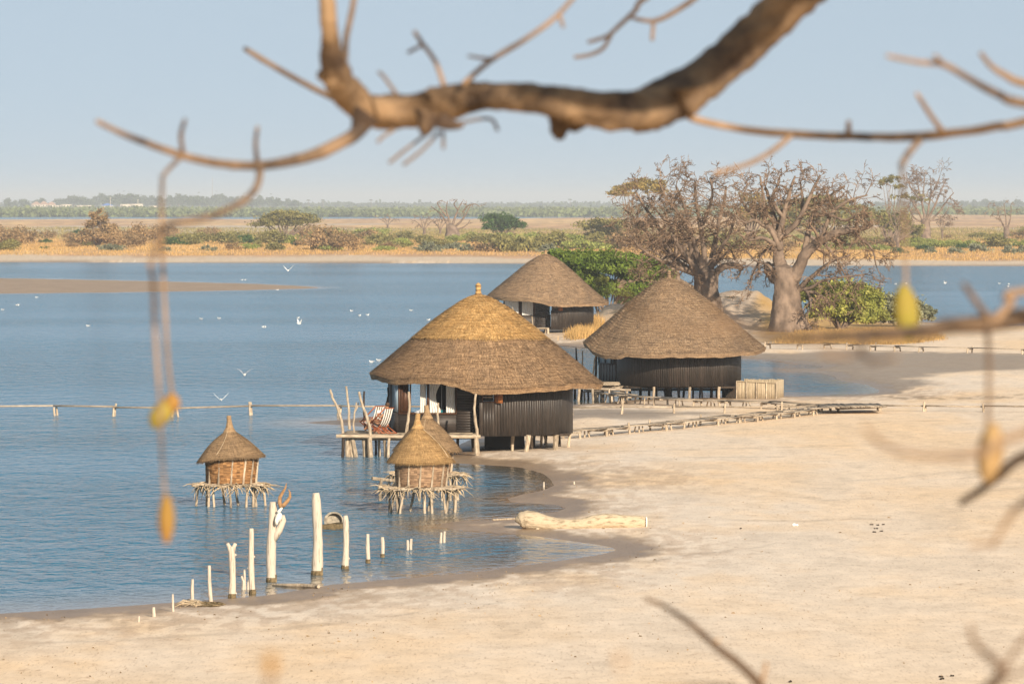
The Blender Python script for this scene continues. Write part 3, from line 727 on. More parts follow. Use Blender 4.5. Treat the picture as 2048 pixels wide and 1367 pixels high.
for D, pts, r, mt, fk in ((243.4, [(686, 866), (684, 845), (676, 818), (665, 795), (660, 778)], .06, 'post_wood', None),
    (246.5, [(699, 858), (698, 838), (698, 818), (695, 795), (692, 772)], .055, 'post_wood', None),
    (243.5, [(708, 864), (707, 845), (709, 825), (713, 804)], .04, 'post_wood', (717, 805)),
    (243.2, [(741, 870), (739, 852), (731, 825), (723, 805), (718, 783)], .065, 'post_wood', None),
    (248.3, [(731, 856), (729, 835), (727, 812), (728.5, 782)], .05, 'dark_wood', None),
    (248.6, [(773, 855), (773, 830), (773, 808), (777, 790), (776, 774)], .05, 'dark_wood', None),
    (243.8, [(813, 866), (816, 840), (819, 815), (817.5, 783)], .06, 'post_wood', None),
    (243.9, [(878, 866), (877, 845), (875, 828), (876.5, 805)], .05, 'post_wood', None),
    (243.2, [(954.5, 872), (954, 858), (950, 840), (948.5, 815), (951.5, 787)], .062, 'post_wood', None)):
    stick_px(dk, 'rail_stick', mt, D, pts, r, fk)

# ---- right hut (behind it)
D3 = 317.0; c3w = (lx(1358, D3), D3); c3r = (lx(1349, D3), D3)
h3 = thing('thatched_hut', (c3w[0], D3, 0), 'round hut in grey-brown thatch with a wide dark plank wall, beside the reed screen', 'hut', 'round thatched stilt huts')
EAVE3 = [(-95, 3.12), (-78, 2.98), (-62, 2.60), (-50, 2.42), (-40, 2.40), (-32, 2.55), (-15, 2.53), (15, 2.56), (50, 2.62), (88, 2.78), (180, 2.95), (-130, 3.0)]
rf3 = thatch('roof', c3r, 5.10, EAVE3, 6.70, -0.36, 'thatch_grey', h3, 0.012, 1.0, straws=17000, fringe=1500, seed=13)
finial('finial', (c3r[0] - .3, D3), 6.62, 7.1, 0.10, 'thatch_grey', rf3)
round_wall('round_wall', c3w, 3.47, 0.72, 2.95, -92, 178, h3, gaps=[(-92.5, -88, 0.72, 2.95)])
round_wall('rear_wall', c3w, 3.47, 0.72, 2.95, 178, 230, h3)
# the seaward bay with two panes, left of the round wall
A_ = Vector((lx(1233, 317), 317.4, 0)); B_ = Vector((lx(1198.5, 319), 319.6, 0)); dd = B_ - A_; Ln = dd.length; rz = math.atan2(dd.y, dd.x); mid = (A_ + B_) / 2
mb = MB(); mb.box((mid.x, mid.y, 1.30), (Ln, .06, 1.1), rz, .9)
for k in range(6): q = A_.lerp(B_, (k + .5) / 6); mb.box((q.x, q.y - .04, 1.30), (Ln / 6 - .03, .03, 1.1), rz, .6 + .3 * rng.random())
mb.build('lower_wall', 'wall_dark', h3)
mb = MB()
for t, w_ in ((0.0, .06), (.28, .10), (.62, .12), (1.0, .12)): q = A_.lerp(B_, t); mb.box((q.x, q.y, 2.4), (w_, .08, 1.2), rz, .5)
mb.box((mid.x, mid.y, 1.87), (Ln, .1, .06), rz, .5)
q = A_.lerp(B_, .14); mb.box((q.x, q.y, 2.4), (Ln * .26, .04, 1.1), rz, .5)
wn = mb.build('window', 'wall_dark', h3)
for t in (.45, .82): mb = MB(); q = A_.lerp(B_, t); mb.box((q.x, q.y, 2.4), (Ln * .26, .02, 1.1), rz, .5); mb.build('pane', 'pane_blue', wn)
mb = MB(); mb.box((c3w[0], D3, .66), (6.2, 5.2, .10), 0, .5); mb.box((lx(1370, D3), D3 + 1, .42), (6.5, .1, .12), 0, .4); mb.build('floor_frame', 'dark_wood', h3)
for px, D, lean, r, mt in ((1241, 315.5, .06, .10, 'post_wood'), (1248, 317, -.05, .08, 'dark_wood'), (1280, 318, .03, .08, 'dark_wood'), (1298, 317, 0, .07, 'dark_wood'), (1306, 313.8, .05, .07, 'post_wood'), (1314, 317, -.06, .07, 'dark_wood'),
    (1336, 317, 0, .24, 'dark_wood'), (1359, 316.5, -.05, .08, 'dark_wood'), (1366, 318, .06, .07, 'dark_wood'), (1378, 313.6, .05, .08, 'post_wood'), (1386, 318, 0, .06, 'dark_wood'), (1399, 317.5, .02, .05, 'dark_wood'), (1404, 316, -.02, .05, 'dark_wood'),
    (1422, 316.5, .03, .09, 'dark_wood'), (1433, 318, 0, .07, 'dark_wood'), (1437, 313.9, .04, .08, 'post_wood'), (1456, 317, 0, .34, 'dark_wood'), (1468, 314.9, .03, .09, 'post_wood'), (1473, 317, 0, .08, 'dark_wood'), (1260, 319, 0, .06, 'dark_wood'), (1252, 314.6, .05, .06, 'post_wood')):
    post_at('post', h3, mt, px, D, -.25, 0.72, r, lean)
# its seaward deck, seen between the two roofs
def dk3(y): return lx(1130, 318), lx(1236, 318) - max(0, (y - 315.5)) * 0.2
dk = deck(h3, dk3, 0, 0, 311.5, 318.5, 0.92)
mb = MB(); mb.stick((lx(1120, 311), 311.2, .78), (lx(1262, 311), 311.2, .62), .07, .06, 7, .01, 10); mb.box((lx(1175, 313), 312.5, .72), (3.6, .1, .16), 0, .4); mb.box((lx(1175, 316), 316.5, .70), (3.6, .1, .2), 0, .4); mb.build('edge_beam', 'walk_wood', dk)
for px, D, lean, r, mt in ((1157, 311.3, .02, .07, 'post_wood'), (1161, 314, .03, .10, 'dark_wood'), (1177, 315, 0, .06, 'dark_wood'), (1187, 311.2, -.07, .07, 'post_wood'), (1191, 314, -.04, .12, 'dark_wood'), (1204, 313.5, .03, .11, 'dark_wood'), (1150, 316, 0, .07, 'dark_wood')):
    post_at('deck_post', dk, mt, px, D, -.3, 0.86, r, lean)
for D, pts, r, mt in ((319.5, [(1153, 745), (1153.5, 720), (1152, 695)], .055, 'dark_wood'), (318, [(1165, 745), (1165, 722), (1165, 701)], .045, 'post_wood'), (319.8, [(1191, 760), (1192, 735), (1193, 715), (1191, 698)], .07, 'dark_wood'), (316.5, [(1182, 768), (1187, 742), (1189, 722), (1193.5, 704)], .045, 'post_wood'), (320, [(1201, 765), (1200.5, 740), (1201.5, 715), (1199, 695)], .06, 'dark_wood')):
    stick_px(dk, 'rail_stick', mt, D, pts, r)
mb = MB(); mb.tube([P(1125, 691, 319.6), P(1165, 695, 319.6), P(1198, 697, 319.6)], .012, 4, .5); mb.build('rope', 'dark_wood', dk)

# ---- far hut
D2 = 474.0; c2w = (lx(1101, D2), D2); c2r = (lx(1095, D2), D2)
h2 = thing('thatched_hut', (c2w[0], D2, 0), 'round hut with white curtains in its window, standing before the green thorn tree', 'hut', 'round thatched stilt huts')
EAVE2 = [(-95, 3.06), (-60, 3.0), (-35, 2.92), (-18, 2.86), (-8, 2.72), (4, 2.48), (20, 2.45), (50, 2.5), (90, 2.48), (180, 2.8)]
rf2 = thatch('roof', c2r, 5.12, EAVE2, 6.58, -0.15, 'thatch_grey', h2, 0.012, 1.0, straws=9000, fringe=700, seed=23, sl=.4, sw=.025)
finial('finial', (c2r[0] - .15, D2), 6.5, 6.9, 0.10, 'thatch_small', rf2, bands=False)
round_wall('round_wall', c2w, 3.6, 0.35, 2.95, 0, 178, h2, gaps=[(1, 10, 1.95, 2.36)], w_=.14)
shutter_set(h2, c2w, 3.6, 5.5, 1.97, 2.34, .50)
round_wall('rear_wall', c2w, 3.6, 0.35, 2.95, 182, 290, h2, w_=.14)
y2 = 471.6
def x2(px): return lx(px, y2)
mb = MB(); mb.box(((x2(985) + x2(1101)) / 2, y2, 1.0), (x2(1101) - x2(985), .06, 1.2), 0, .5)
for k in range(14): mb.box(((x2(1070) + x2(1100)) / 2, y2 - .04, .55 + k * .17), (x2(1100) - x2(1070), .03, .155), 0)
mb.build('lower_wall', 'wall_board', h2)
mb = MB()
for px, w_ in ((988, .1), (997, .08), (1008, .12), (1039, .16), (1043, .05), (1068, .22)): mb.box((x2(px), y2 - .02, 2.2), (w_, .1, 1.4), 0, .4)
mb.box(((x2(985) + x2(1070)) / 2, y2 - .02, 2.96), (x2(1070) - x2(985), .1, .1), 0, .4)
wn = mb.build('window', 'frame_wood', h2)
curtain_sheet(wn, [(x2(1009.5), y2 - .09, 0), (x2(1037), y2 - .09, 0)], 1.5, 2.95, 6, .03)
curtain_sheet(wn, [(x2(1044), y2 - .09, 0), (x2(1066), y2 - .09, 0)], 1.55, 2.95, 5, .03)
mb = MB(); mb.box((c2w[0], D2 + .5, .40), (6.6, 5.2, .1), 0, .4); mb.build('floor_frame', 'dark_wood', h2)
def dk2(y): return x2(975), x2(1097)
dk = deck(h2, dk2, 0, 0, 468.3, 471.4, 0.52, board=.3)
for px, D in ((1092, 468.6), (1096, 468.3), (1078, 469), (1060, 469), (1040, 469), (1148, 471.5), (1130, 472), (1090, 472), (1170, 473)): post_at('post', h2, 'post_wood' if D < 471 else 'dark_wood', px, D, -.1, .5, .09)
stick_px(dk, 'rail_stick', 'post_wood', 468.4, [(1066, 656), (1065, 642), (1064, 632)], .05)
stick_px(dk, 'rail_stick', 'post_wood', 468.6, [(1032, 632), (1028, 622), (1024, 614)], .04)

# ---- fourth hut, only a strip of it shows beyond the mound
D4 = 562.0; c4 = (lx(1302, D4), D4)
h4 = thing('thatched_hut', (c4[0], D4, 0), 'dark-walled hut mostly hidden behind the green thorn tree and the mound', 'hut', 'round thatched stilt huts')
thatch('roof', c4, 5.0, [(0, 2.2), (90, 2.2), (180, 2.5), (-90, 2.5)], 4.6, 0, 'thatch_grey', h4, 0.02, 1.0, straws=1500, fringe=300, seed=33, course=.3, seg=90)
round_wall('round_wall', c4, 3.7, 0.6, 2.5, -178, 178, h4, w_=.3)
mb = MB(); crooked(mb, (lx(1224, D4), D4, 0), (lx(1224, D4), D4, 2.1), .05); mb.build('post', 'dark_wood', h4)

# ---- reed screen
mb = MB(); rs = thing('reed_screen', (lx(1515, 314), 314, 0), 'pale upright reed screen fence standing against the right side of the hut wall', 'screen')
A_ = Vector((lx(1474, 314), 314.5, 0)); B_ = Vector((lx(1551, 314), 313.2, 0))
for seg_ in ((A_, B_, .0), (B_, B_ + Vector((.6, 4.0, 0)), 0), (B_ + Vector((.6, 4.0, 0)), A_ + Vector((.6, 4.2, 0)), 0)):
    a, b_, _ = seg_; n_ = int((b_ - a).length / .055)
    for k in range(n_):
        p = a.lerp(b_, (k + .5) / n_); hh = 1.02 + rng.uniform(-.03, .04) - .04 * (k / n_)
        mb.box((p.x, p.y + rng.uniform(-.01, .01), hh / 2), (.058, .03, hh), math.atan2((b_ - a).y, (b_ - a).x), rng.random(), 0, rng.uniform(-.01, .01))
mb.build('reed_wall', 'reed', rs)
mb = MB(); mb.stick(A_ + Vector((0, -.05, 1.0)), B_ + Vector((0, -.05, .95)), .03, .03, 6, .01, 8); mb.build('top_rail', 'reed', rs)
for t in (0, .25, .5, .75, 1): mb = MB(); p = A_.lerp(B_, t); mb.stick((p.x, p.y - .06, 0), (p.x, p.y - .06, 1.0), .035, .03); mb.build('post', 'post_wood', rs)
#@@PART3
# ------------------------------------------------------------------ small thatched granaries on stilts
GPROF = [(0, 1.0), (.06, .95), (.16, .87), (.35, .70), (.6, .44), (.85, .12), (1, -.10)]
def granary(label, px, D, wpx, roofpx, zb, zt, zrim, zap, zstem, platpx, droop=0, apx=0.0, mats=('wattle', 'thatch_small'), seed=1, lean=0.0, tilt=0.0, stemr=.095):
    lr = random.Random(seed); k = D / F; x = lx(px, D)
    t = thing('granary', (x, D, 0), label, 'granary', 'little thatched granaries on stilts')
    Rb = wpx / 2 * k; Rr = roofpx / 2 * k
    mb = MB(); seg = 48; n = 16; vs = []
    for i in range(n + 1):
        tz = i / n; rr = Rb * (0.95 + 0.10 * math.sin(tz * 2.4)) 
        for q in range(seg):
            th = 2 * math.pi * q / seg; e = rr + .012 * math.sin(q * math.pi + i * math.pi) + lr.uniform(-.012, .012)
            vs.append((x + lean * tz + e * math.sin(th), D - e * math.cos(th), zb + (zt - zb) * tz))
    fs = [(i * seg + q, i * seg + (q + 1) % seg, (i + 1) * seg + (q + 1) % seg, (i + 1) * seg + q) for i in range(n) for q in range(seg)]
    for f in fs: mb.f.append(list(f)); mb.t.append(lr.random())
    mb.v = vs
    body = mb.build('woven_wall', mats[0], t)
    for q in range(13):
        th = 2 * math.pi * (q + lr.uniform(-.15, .15)) / 13; mb = MB()
        mb.stick((x + (Rb * 1.0) * math.sin(th), D - Rb * 1.0 * math.cos(th), zb - .02), (x + lean + .04 + Rb * 1.05 * math.sin(th + .04), D - Rb * 1.05 * math.cos(th + .04), zt), .04, .034, 6, .012, 5)
        mb.build('stave', 'post_wood', body)
    # roof
    mb = MB(); seg = 72; nn = 22; L = Rr
    def surf(tt, th, o=0):
        for (a, ha), (b_, hb) in zip(GPROF, GPROF[1:]):
            if tt <= b_: h = ha + (hb - ha) * (tt - a) / (b_ - a); break
        else: h = GPROF[-1][1] - (tt - 1)
        sx = math.sin(th); z = zrim + (zap - zrim) * h + tilt * sx * tt + .03 * mnoise.noise(Vector((sx * 2 + seed, math.cos(th) * 2, tt * 2)))
        z -= droop * max(0, -sx - .3) * tt ** 3
        return Vector((x + apx * (1 - tt) + (Rr * tt + o * .5) * sx, D - (Rr * tt + o * .5) * math.cos(th), z + o))
    vs = []
    for i in range(nn + 1):
        for q in range(seg): vs.append(surf(.02 + .98 * i / nn, 2 * math.pi * q / seg, lr.uniform(-.008, .008)))
    for tt in (.96, .5, .1):
        for q in range(seg): v = surf(tt, 2 * math.pi * q / seg); v.z -= .09; vs.append(v)
    for i in range(nn + 3):
        for q in range(seg): mb.f.append([i * seg + q, (i + 1) * seg + q, (i + 1) * seg + (q + 1) % seg, i * seg + (q + 1) % seg]); mb.t.append(lr.uniform(.2, .7))
    mb.v = [tuple(v) for v in vs]
    for _ in range(6500):
        tt = math.sqrt(lr.uniform(.004, 1.0)); th = lr.uniform(0, 6.2832); a = surf(tt, th, .012); b_ = surf(min(1.05, tt + .17), th + lr.gauss(0, .03), lr.uniform(.012, .035))
        wv = Vector((math.cos(th), math.sin(th), 0)) * .008; mb.add([a - wv, a + wv, b_], [(0, 1, 2)], lr.random())
    for _ in range(900):
        th = lr.uniform(0, 6.2832); a = surf(.97, th, 0); b_ = surf(1.02 + lr.uniform(0, .04), th + lr.gauss(0, .04), -lr.uniform(0, .07)); wv = Vector((math.cos(th), math.sin(th), 0)) * .01
        mb.add([a - wv, a + wv, b_], [(0, 1, 2)], lr.random())
    roof = mb.build('roof', mats[1], t)
    mb = MB(); mb.tube([(x + apx, D, zap - .12), (x + apx, D, zap + .03), (x + apx - .01, D, (zap + zstem) / 2), (x + apx + lr.uniform(-.03, .03), D, zstem)], [.24, .15, stemr, stemr * .85], 10, .5, jit=.05); mb.build('roof_stem', mats[1], roof)
    mb = MB()
    for q in range(4):
        th = lr.uniform(-1.3, 1.3); mb.tube([surf(tt_ / 8 + .03, th + .12 * math.sin(tt_ * .5 + q), .02) for tt_ in range(8)], .009, 4, .9, cap=False)
        break
    mb.build('straw_rope', 'twig_pale', roof)
    # platform of branches and its fringe of dead twigs
    Rp = platpx / 2 * k; mb = MB(); zp = zb - .03
    for q in range(46):
        y = -Rp * .72 + 1.44 * Rp * (q + .5) / 46; hw = math.sqrt(max(0.05, 1 - (y / (Rp * .8)) ** 2)) * Rp * lr.uniform(.9, 1.06)
        mb.stick((x - hw, D + y, zp - .04 + lr.uniform(-.03, .04)), (x + hw, D + y + lr.uniform(-.1, .1), zp - .04 + lr.uniform(-.03, .03)), lr.uniform(.025, .05), None, 5, .02, 5, .15)
    mb.build('platform', 'post_wood', t)
    mb = MB()
    for q in range(210):
        th = lr.uniform(0, 6.2832); r = Rp * lr.uniform(.75, 1.0); a = Vector((x + r * math.sin(th), D - r * .8 * math.cos(th), zp - .03 + lr.uniform(-.05, .05)))
        ln = lr.uniform(.12, .5) * (1.5 if lr.random() < .25 else 1); o = Vector((math.sin(th) * lr.uniform(-.3, .9) + lr.gauss(0, .45), -math.cos(th) * .5, -lr.uniform(-.15, 1.1))).normalized() * ln
        mb.tube([a, a + o * .5 + Vector((lr.uniform(-.05, .05), 0, .04)), a + o], [.024, .017, .005], 4, lr.random(), cap=False)
    mb.build('dead_twigs', 'twig_pale', t)
    for q in range(13):
        th = 2 * math.pi * q / 13 + lr.uniform(-.2, .2); r = Rp * lr.uniform(.7, .9); mb = MB()
        a = Vector((x + r * math.sin(th) + lr.uniform(-.1, .1), D - r * .75 * math.cos(th), -.35)); mb.stick(a, (x + r * math.sin(th) * .97, D - r * .72 * math.cos(th), zp - .05), .05, .04, 6, .07, 6, .2)
        mb.build('stilt', 'post_wood', t)
    return t
granary('leftmost thatched granary, standing alone in open water, its roof drooping on the left', 462, 204, 99, 136, .84, 1.86, 1.86, 2.78, 3.25, 152, droop=.25, apx=-.06, mats=('wattle', 'thatch_small'), seed=41, tilt=.03)
granary('granary with a golden streaked conical roof, a small bird perched on its stem', 842, 200, 101, 136, .92, 1.90, 1.88, 3.05, 3.48, 165, apx=-.12, mats=('wattle_grey', 'thatch_small_gold'), seed=42)
granary('granary mostly hidden behind the golden-roofed granary, its grey cone peeking out', 854, 208.5, 96, 136, 1.0, 1.98, 1.93, 3.08, 3.46, 150, apx=0, mats=('wattle_grey', 'thatch_small'), seed=43)
mb = MB(); mb.stick(P(744, 956, 207.5), P(800, 962, 208), .07, .06, 6, .01, 5); o = mb.build('driftwood_beam', 'post_wood'); tag(o, 'pale beam jutting left from the half hidden granary platform, over the water', 'beam')
mb = MB(); mb.stick((lx(758, 207.6), 207.6, -.4), (lx(763, 207.6), 207.6, .82), .055, .05, 6, .03, 5); o = mb.build('leaning_prop', 'post_wood'); tag(o, 'thin prop standing in the water under the beam left of the granaries', 'post')

# ------------------------------------------------------------------ bleached posts
def pole(label, px, ytop, ybase, wpx, lean=0.0, fork=None, stubs=0, kind='bleached_post', group='bleached wooden posts along the waterline', algae=True):
    b = GG(px, ybase); D = b.y; k = D / F; zb = -0.3; zt = P(px, ytop, D).z; r = wpx / 2 * k; lr = random.Random(int(px))
    t = thing(kind, (b.x, D, 0), label, 'post', group)
    n = 14; pts = []; rr = []
    for i in range(n):
        u = i / (n - 1); z = zb + (zt - zb) * u
        pts.append((b.x + lean * k * u + r * .18 * math.sin(u * 5 + px), D, z)); rr.append(r * (1.12 - .30 * u + .06 * math.sin(u * 11 + px)) * lr.uniform(.96, 1.04))
    rr[-1] *= .8
    mb = MB(); mb.tube(pts, rr, 14, .5, jit=.03)
    if fork == 'Y':
        for s_ in (-1, 1): mb.tube([pts[-3], Vector(pts[-1]) + Vector((s_ * r * .7, 0, 0)), Vector(pts[-1]) + Vector((s_ * r * 1.2, 0, r * .9))], [r * .75, r * .6, r * .5], 8, .5)
    if fork == 'R':
        a = Vector(pts[8]); mb.tube([a + Vector((0, 0, -.15)), a + Vector((r * 1.6, 0, .20)), a + Vector((r * 2.5, 0, .48)), a + Vector((r * 2.3, 0, .62))], [r * .8, r * .78, r * .62, r * .42], 10, .5)
    for s_ in range(stubs):
        a = Vector(pts[lr.randint(3, 11)]); mb.tube([a, a + Vector((r * 1.3 * lr.choice([-1, 1]), 0, r * .4))], [r * .45, r * .3], 6, .5)
    mb.build('shaft', 'bleached', t, True)
    if algae and r > .05:
        mb = MB(); mb.tube([(pts[0][0], D, -.25), (b.x, D, .02), (b.x, D, .10 + .2 * r)], [r * 1.24, r * 1.22, r * 1.12], 12, .4, jit=.06)
        if r > .1: mb.tube([(b.x + r * .9, D - r * .6, -.2), (b.x + r * 1.0, D - r * .6, .22)], [r * .22, r * .16], 6, .8)
        mb.build('algae_collar', 'algae', t)
    return t
pole('tiny stump leftmost in the row, low on the damp sand', 278, 1231, 1243, 5, algae=False)
pole('squat square-topped stub on the damp sand, second from the left', 308, 1213, 1232, 8, algae=False)
pole('short thin stick post on the damp sand beside the twig pile', 346, 1187, 1222, 5, algae=False)
pole('knobbly thin post rising right behind the twig pile', 385, 1157, 1199, 7, stubs=1, algae=False)
pole('slim smooth post leaning left, at the water edge right of the twig pile', 423, 1130, 1202, 8, -5, algae=False)
pole('thick post with a forked crown top, at the edge of the water', 464, 1092, 1195, 14, 0, 'Y', 2)
pole('tall straight knotted post right of the forked-crown post', 505, 1056, 1186, 12, -3, None, 2)
pole('tall thick post with a side fork carrying the horned skull', 543, 1003, 1163, 19, 2, 'R')
pole('thickest and tallest post, with cracked top, standing in the water', 634, 985, 1149, 21, 0)
pole('straight cut-topped post just right of the thickest post', 690, 1030, 1137, 13, 2, None, 1)
pole('medium post standing in the water left of the lone thin one', 736, 1067, 1125, 9, 0)
pole('thin post, last full-length one before the paired stubs', 765, 1073, 1114, 8, 0)
for (px, yt, yb, lb) in ((818, 1077, 1099, 'left'), (885, 1062, 1085, 'right')):
    t = pole('pair of short stubs standing together in the water, the %s pair of two' % lb, px - 3, yt + 2, yb, 6, kind='stub_pair'); D = t.location.y
    mb = MB(); x = lx(px + 3, D); mb.tube([(x, D + .1, -.2), (x, D + .1, .1), (x + .02, D + .1, P(0, yt, D).z)], [.055, .05, .04], 8, .5); mb.build('shaft', 'bleached', t, True)
t = pole('little cluster of three broken stubs between the two tall knotted posts', 489, 1138, 1178, 5, kind='stub_cluster'); D = t.location.y
for dx, h_ in ((-4, .38), (6, .30)): mb = MB(); x = lx(489 + dx, D); mb.tube([(x, D, -.2), (x + .02, D, h_ * .6), (x + .04 * dx / 4, D, h_)], [.05, .045, .03], 7, .5); mb.build('shaft', 'bleached', t)
pole('tiny peg standing in the shallows of the upper inlet', 1088, 963, 973, 4, kind='small_peg', algae=False)
pole('tiny peg on the wet sand right of the upper inlet', 1148, 962, 968, 4, kind='small_peg', algae=False)

# horned skull hanging on the forked post
D = G(556, 1163).y - .2
sk = thing('horned_skull', P(561, 1040, D), 'white animal skull with two long curved ribbed horns, hung on the forked post', 'skull')
mb = MB(); mb.ell(P(557, 1034, D), (.10, .12, .15), 12, 8, Matrix.Rotation(.4, 3, 'Y'), .5); mb.ell(P(553, 1042, D - .05), (.06, .09, .11), 10, 6, None, .5); mb.tube([P(556, 1024, D), P(560, 1020, D), P(564, 1014, D)], [.06, .04, .035], 8, .5)
mb.build('skull', 'bone', sk, True)
for pl in ([(562, 1014), (559, 1004), (560, 993), (566, 983), (571, 975), (573, 965)], [(564, 1012), (569, 1008), (575, 1001), (580, 993), (580, 984), (577, 978)]):
    mb = MB(); q = [P(a, b_, D) for a, b_ in pl]; mb.tube(q, [.058, .064, .052, .042, .03, .008], 8, .5, jit=.1); mb.build('horn', 'horn', sk, True)

# hollow stump and broken bowl log lying in the water
D = G(668, 1056).y; k = D / F
t = thing('hollow_log', (lx(664, D), D, 0), 'hollow barrel-like log end and its broken half lying in the water behind the posts', 'log')
mb = MB(); c0 = Vector((lx(664, D), D + .9, .23)); nseg = 18
def ring(c, r, tilt_, zs=1.0): return [c + Vector((r * math.cos(2 * math.pi * q / nseg), r * .25 * math.sin(2 * math.pi * q / nseg) + tilt_ * math.sin(2 * math.pi * q / nseg) * r, r * zs * math.sin(2 * math.pi * q / nseg))) for q in range(nseg)]
rs_ = [ring(c0, .30, 0, .85), ring(c0 + Vector((.03, -.35, 0)), .33, .1, .9), ring(c0 + Vector((.05, -.37, 0)), .27, .1, .9), ring(c0 + Vector((.02, -.1, 0)), .24, .1, .85)]
vs = [p for r_ in rs_ for p in r_]
mb.add(vs, [(i * nseg + q, i * nseg + (q + 1) % nseg, (i + 1) * nseg + (q + 1) % nseg, (i + 1) * nseg + q) for i in range(3) for q in range(nseg)] + [tuple(3 * nseg + q for q in range(nseg))], .5)
mb.build('barrel', 'stone_grey', t)
mb = MB(); cb = Vector((lx(660, D), D - .1, .05)); vs = []; fs = []
for j, (rr_, zz) in enumerate(((.46, -.12), (.52, .02), (.5, .08), (.40, .06), (.3, -.02))):
    for q in range(24):
        th = 2 * math.pi * q / 24; up = .08 * max(0, math.cos(th - .3)) if j in (1, 2, 3) else 0
        vs.append(cb + Vector((rr_ * math.cos(th), rr_ * .8 * math.sin(th), zz + up + rng.uniform(-.01, .01))))
for j in range(4):
    for q in range(24): fs.append((j * 24 + q, j * 24 + (q + 1) % 24, (j + 1) * 24 + (q + 1) % 24, (j + 1) * 24 + q))
mb.add(vs, fs, .4); mb.build('broken_bowl', 'algae', t)

# the big driftwood log on the spit
D = 189.0; k = D / F; t = thing('driftwood_log', (lx(1160, D), D, .1), 'big pale weathered tree trunk lying on the sand spit by the inlet', 'log')
pl = [(1036, 1042, 9), (1042, 1040, 15), (1054, 1039, 17.5), (1070, 1041, 17), (1090, 1045, 14.5), (1115, 1048.5, 12), (1140, 1049.5, 11), (1165, 1048, 11.5), (1185, 1044, 13), (1205, 1041, 13.5), (1225, 1041, 13.5), (1250, 1044, 13.5), (1270, 1045, 13.5), (1286, 1044.5, 13), (1292, 1044, 9)]
full = []; rr = []
for i in range(len(pl) - 1):
    for q in range(4):
        u = q / 4; a = pl[i]; b_ = pl[i + 1]; full.append(P(a[0] + (b_[0] - a[0]) * u, a[1] + (b_[1] - a[1]) * u, D + .12 * math.sin((a[0] + (b_[0] - a[0]) * u) * .02))); rr.append((a[2] + (b_[2] - a[2]) * u) * k * 1.1 * rng.uniform(.99, 1.01))
full.append(P(1293, 1044, D + .12 * math.sin(25.86))); rr.append(.05); full.insert(0, P(1034, 1044.5, D + .12 * math.sin(20.68))); rr.insert(0, .09)
mb = MB(); mb.tube(full, rr, 22, .5, jit=.02); mb.build('trunk', 'log_wood', t, True)
mb = MB(); e_ = P(1293.5, 1044, D); mb.tube([e_ - Vector((.03, 0, 0)), e_ + Vector((.015, 0, 0))], [.20, .17], 16, .5); mb.build('cut_end', 'bone', t)
mb = MB(); mb.ell(P(1075, 1058, D - .25), (.07, .07, .06), 8, 6, None, .5); mb.build('branch_stub', 'log_wood', t, True)
# stick and twigs on the shore
D = G(600, 1170).y
mb = MB(); mb.tube([G(545, 1168, .03), G(575, 1169.5, .04), G(605, 1170, .05), G(632, 1172, .05), G(637, 1172.5, .06)], [.03, .05, .06, .06, .045], 8, .5, jit=.06); tag(mb.build('driftwood_stick', 'post_wood'), 'long tan stick lying at the water edge between two thick posts', 'stick')
mb = MB(); mb.tube([G(985, 1039, .03), G(1010, 1037.5, .04), G(1032, 1036.5, .04)], .03, 6, .5); tag(mb.build('driftwood_stick', 'post_wood'), 'thin pale stick at the water edge left of the big driftwood log', 'stick')
tp = thing('twig_pile', G(400, 1210), 'tangled pile of reddish twigs and dead reed on the damp sand', 'twigs')
mb = MB()
for q in range(60):
    a = GG(rng.uniform(362, 400), rng.uniform(1204, 1213)); th = rng.gauss(0, .7); ln = rng.uniform(.15, .5); mb.tube([a + Vector((-ln / 2 * math.cos(th), -ln * math.sin(th) / 2, rng.uniform(0, .06))), a + Vector((0, 0, rng.uniform(.02, .12))), a + Vector((ln / 2 * math.cos(th), ln * math.sin(th) / 2, rng.uniform(0, .1)))], [.012, .012, .005], 4, rng.random())
mb.build('twigs', 'twig_pale', tp)
mb = MB()
for q in range(50):
    a = GG(rng.uniform(403, 440), rng.uniform(1206, 1213)); th = rng.gauss(0, .4); ln = rng.uniform(.1, .4); mb.tube([a - Vector((ln / 2, 0, 0)), a + Vector((0, 0, rng.uniform(.02, .07))), a + Vector((ln / 2, ln * math.sin(th) / 2, .02))], [.015, .02, .01], 4, rng.random())
mb.build('dead_reed', 'algae', tp)
dr = [(1743, 1049), (1752, 1057), (1757, 1050), (1763, 1062), (1768, 1049), (1748, 1064), (1884, 1353), (1903, 1351), (1885, 1358), (1579, 1363), (1480, 1057)]
for i, (px, py) in enumerate(dr):
    p = GG(px, py); mb = MB()
    for q in range(4): mb.ell((p.x + rng.uniform(-.045, .045), p.y + rng.uniform(-.1, .1), p.z + .015), (rng.uniform(.02, .04), .04, rng.uniform(.015, .028)), 8, 5, None, rng.random())
    far_ = i < 6
    tag(mb.build('dung_lump', 'dropping'), 'dark dung lump in the loose cluster of five or six on the open sand' if far_ else 'dark dung lump on the near sand at the bottom edge' if i < 10 else 'dark scrap on the sand between the log and the dung cluster', 'dung', 'dark lumps on the open sand' if far_ else ('dark lumps near the bottom edge' if i < 10 else None))
p = GG(1588, 1051); mb = MB(); mb.ell((p.x, p.y, p.z + .04), (.07, .05, .05), 7, 5, None, .5); mb.ell((p.x + .1, p.y, p.z + .03), (.05, .05, .035), 7, 5, None, .5); tag(mb.build('white_scrap', 'gull_white'), 'small white scrap of litter on the open sand right of the log', 'litter')
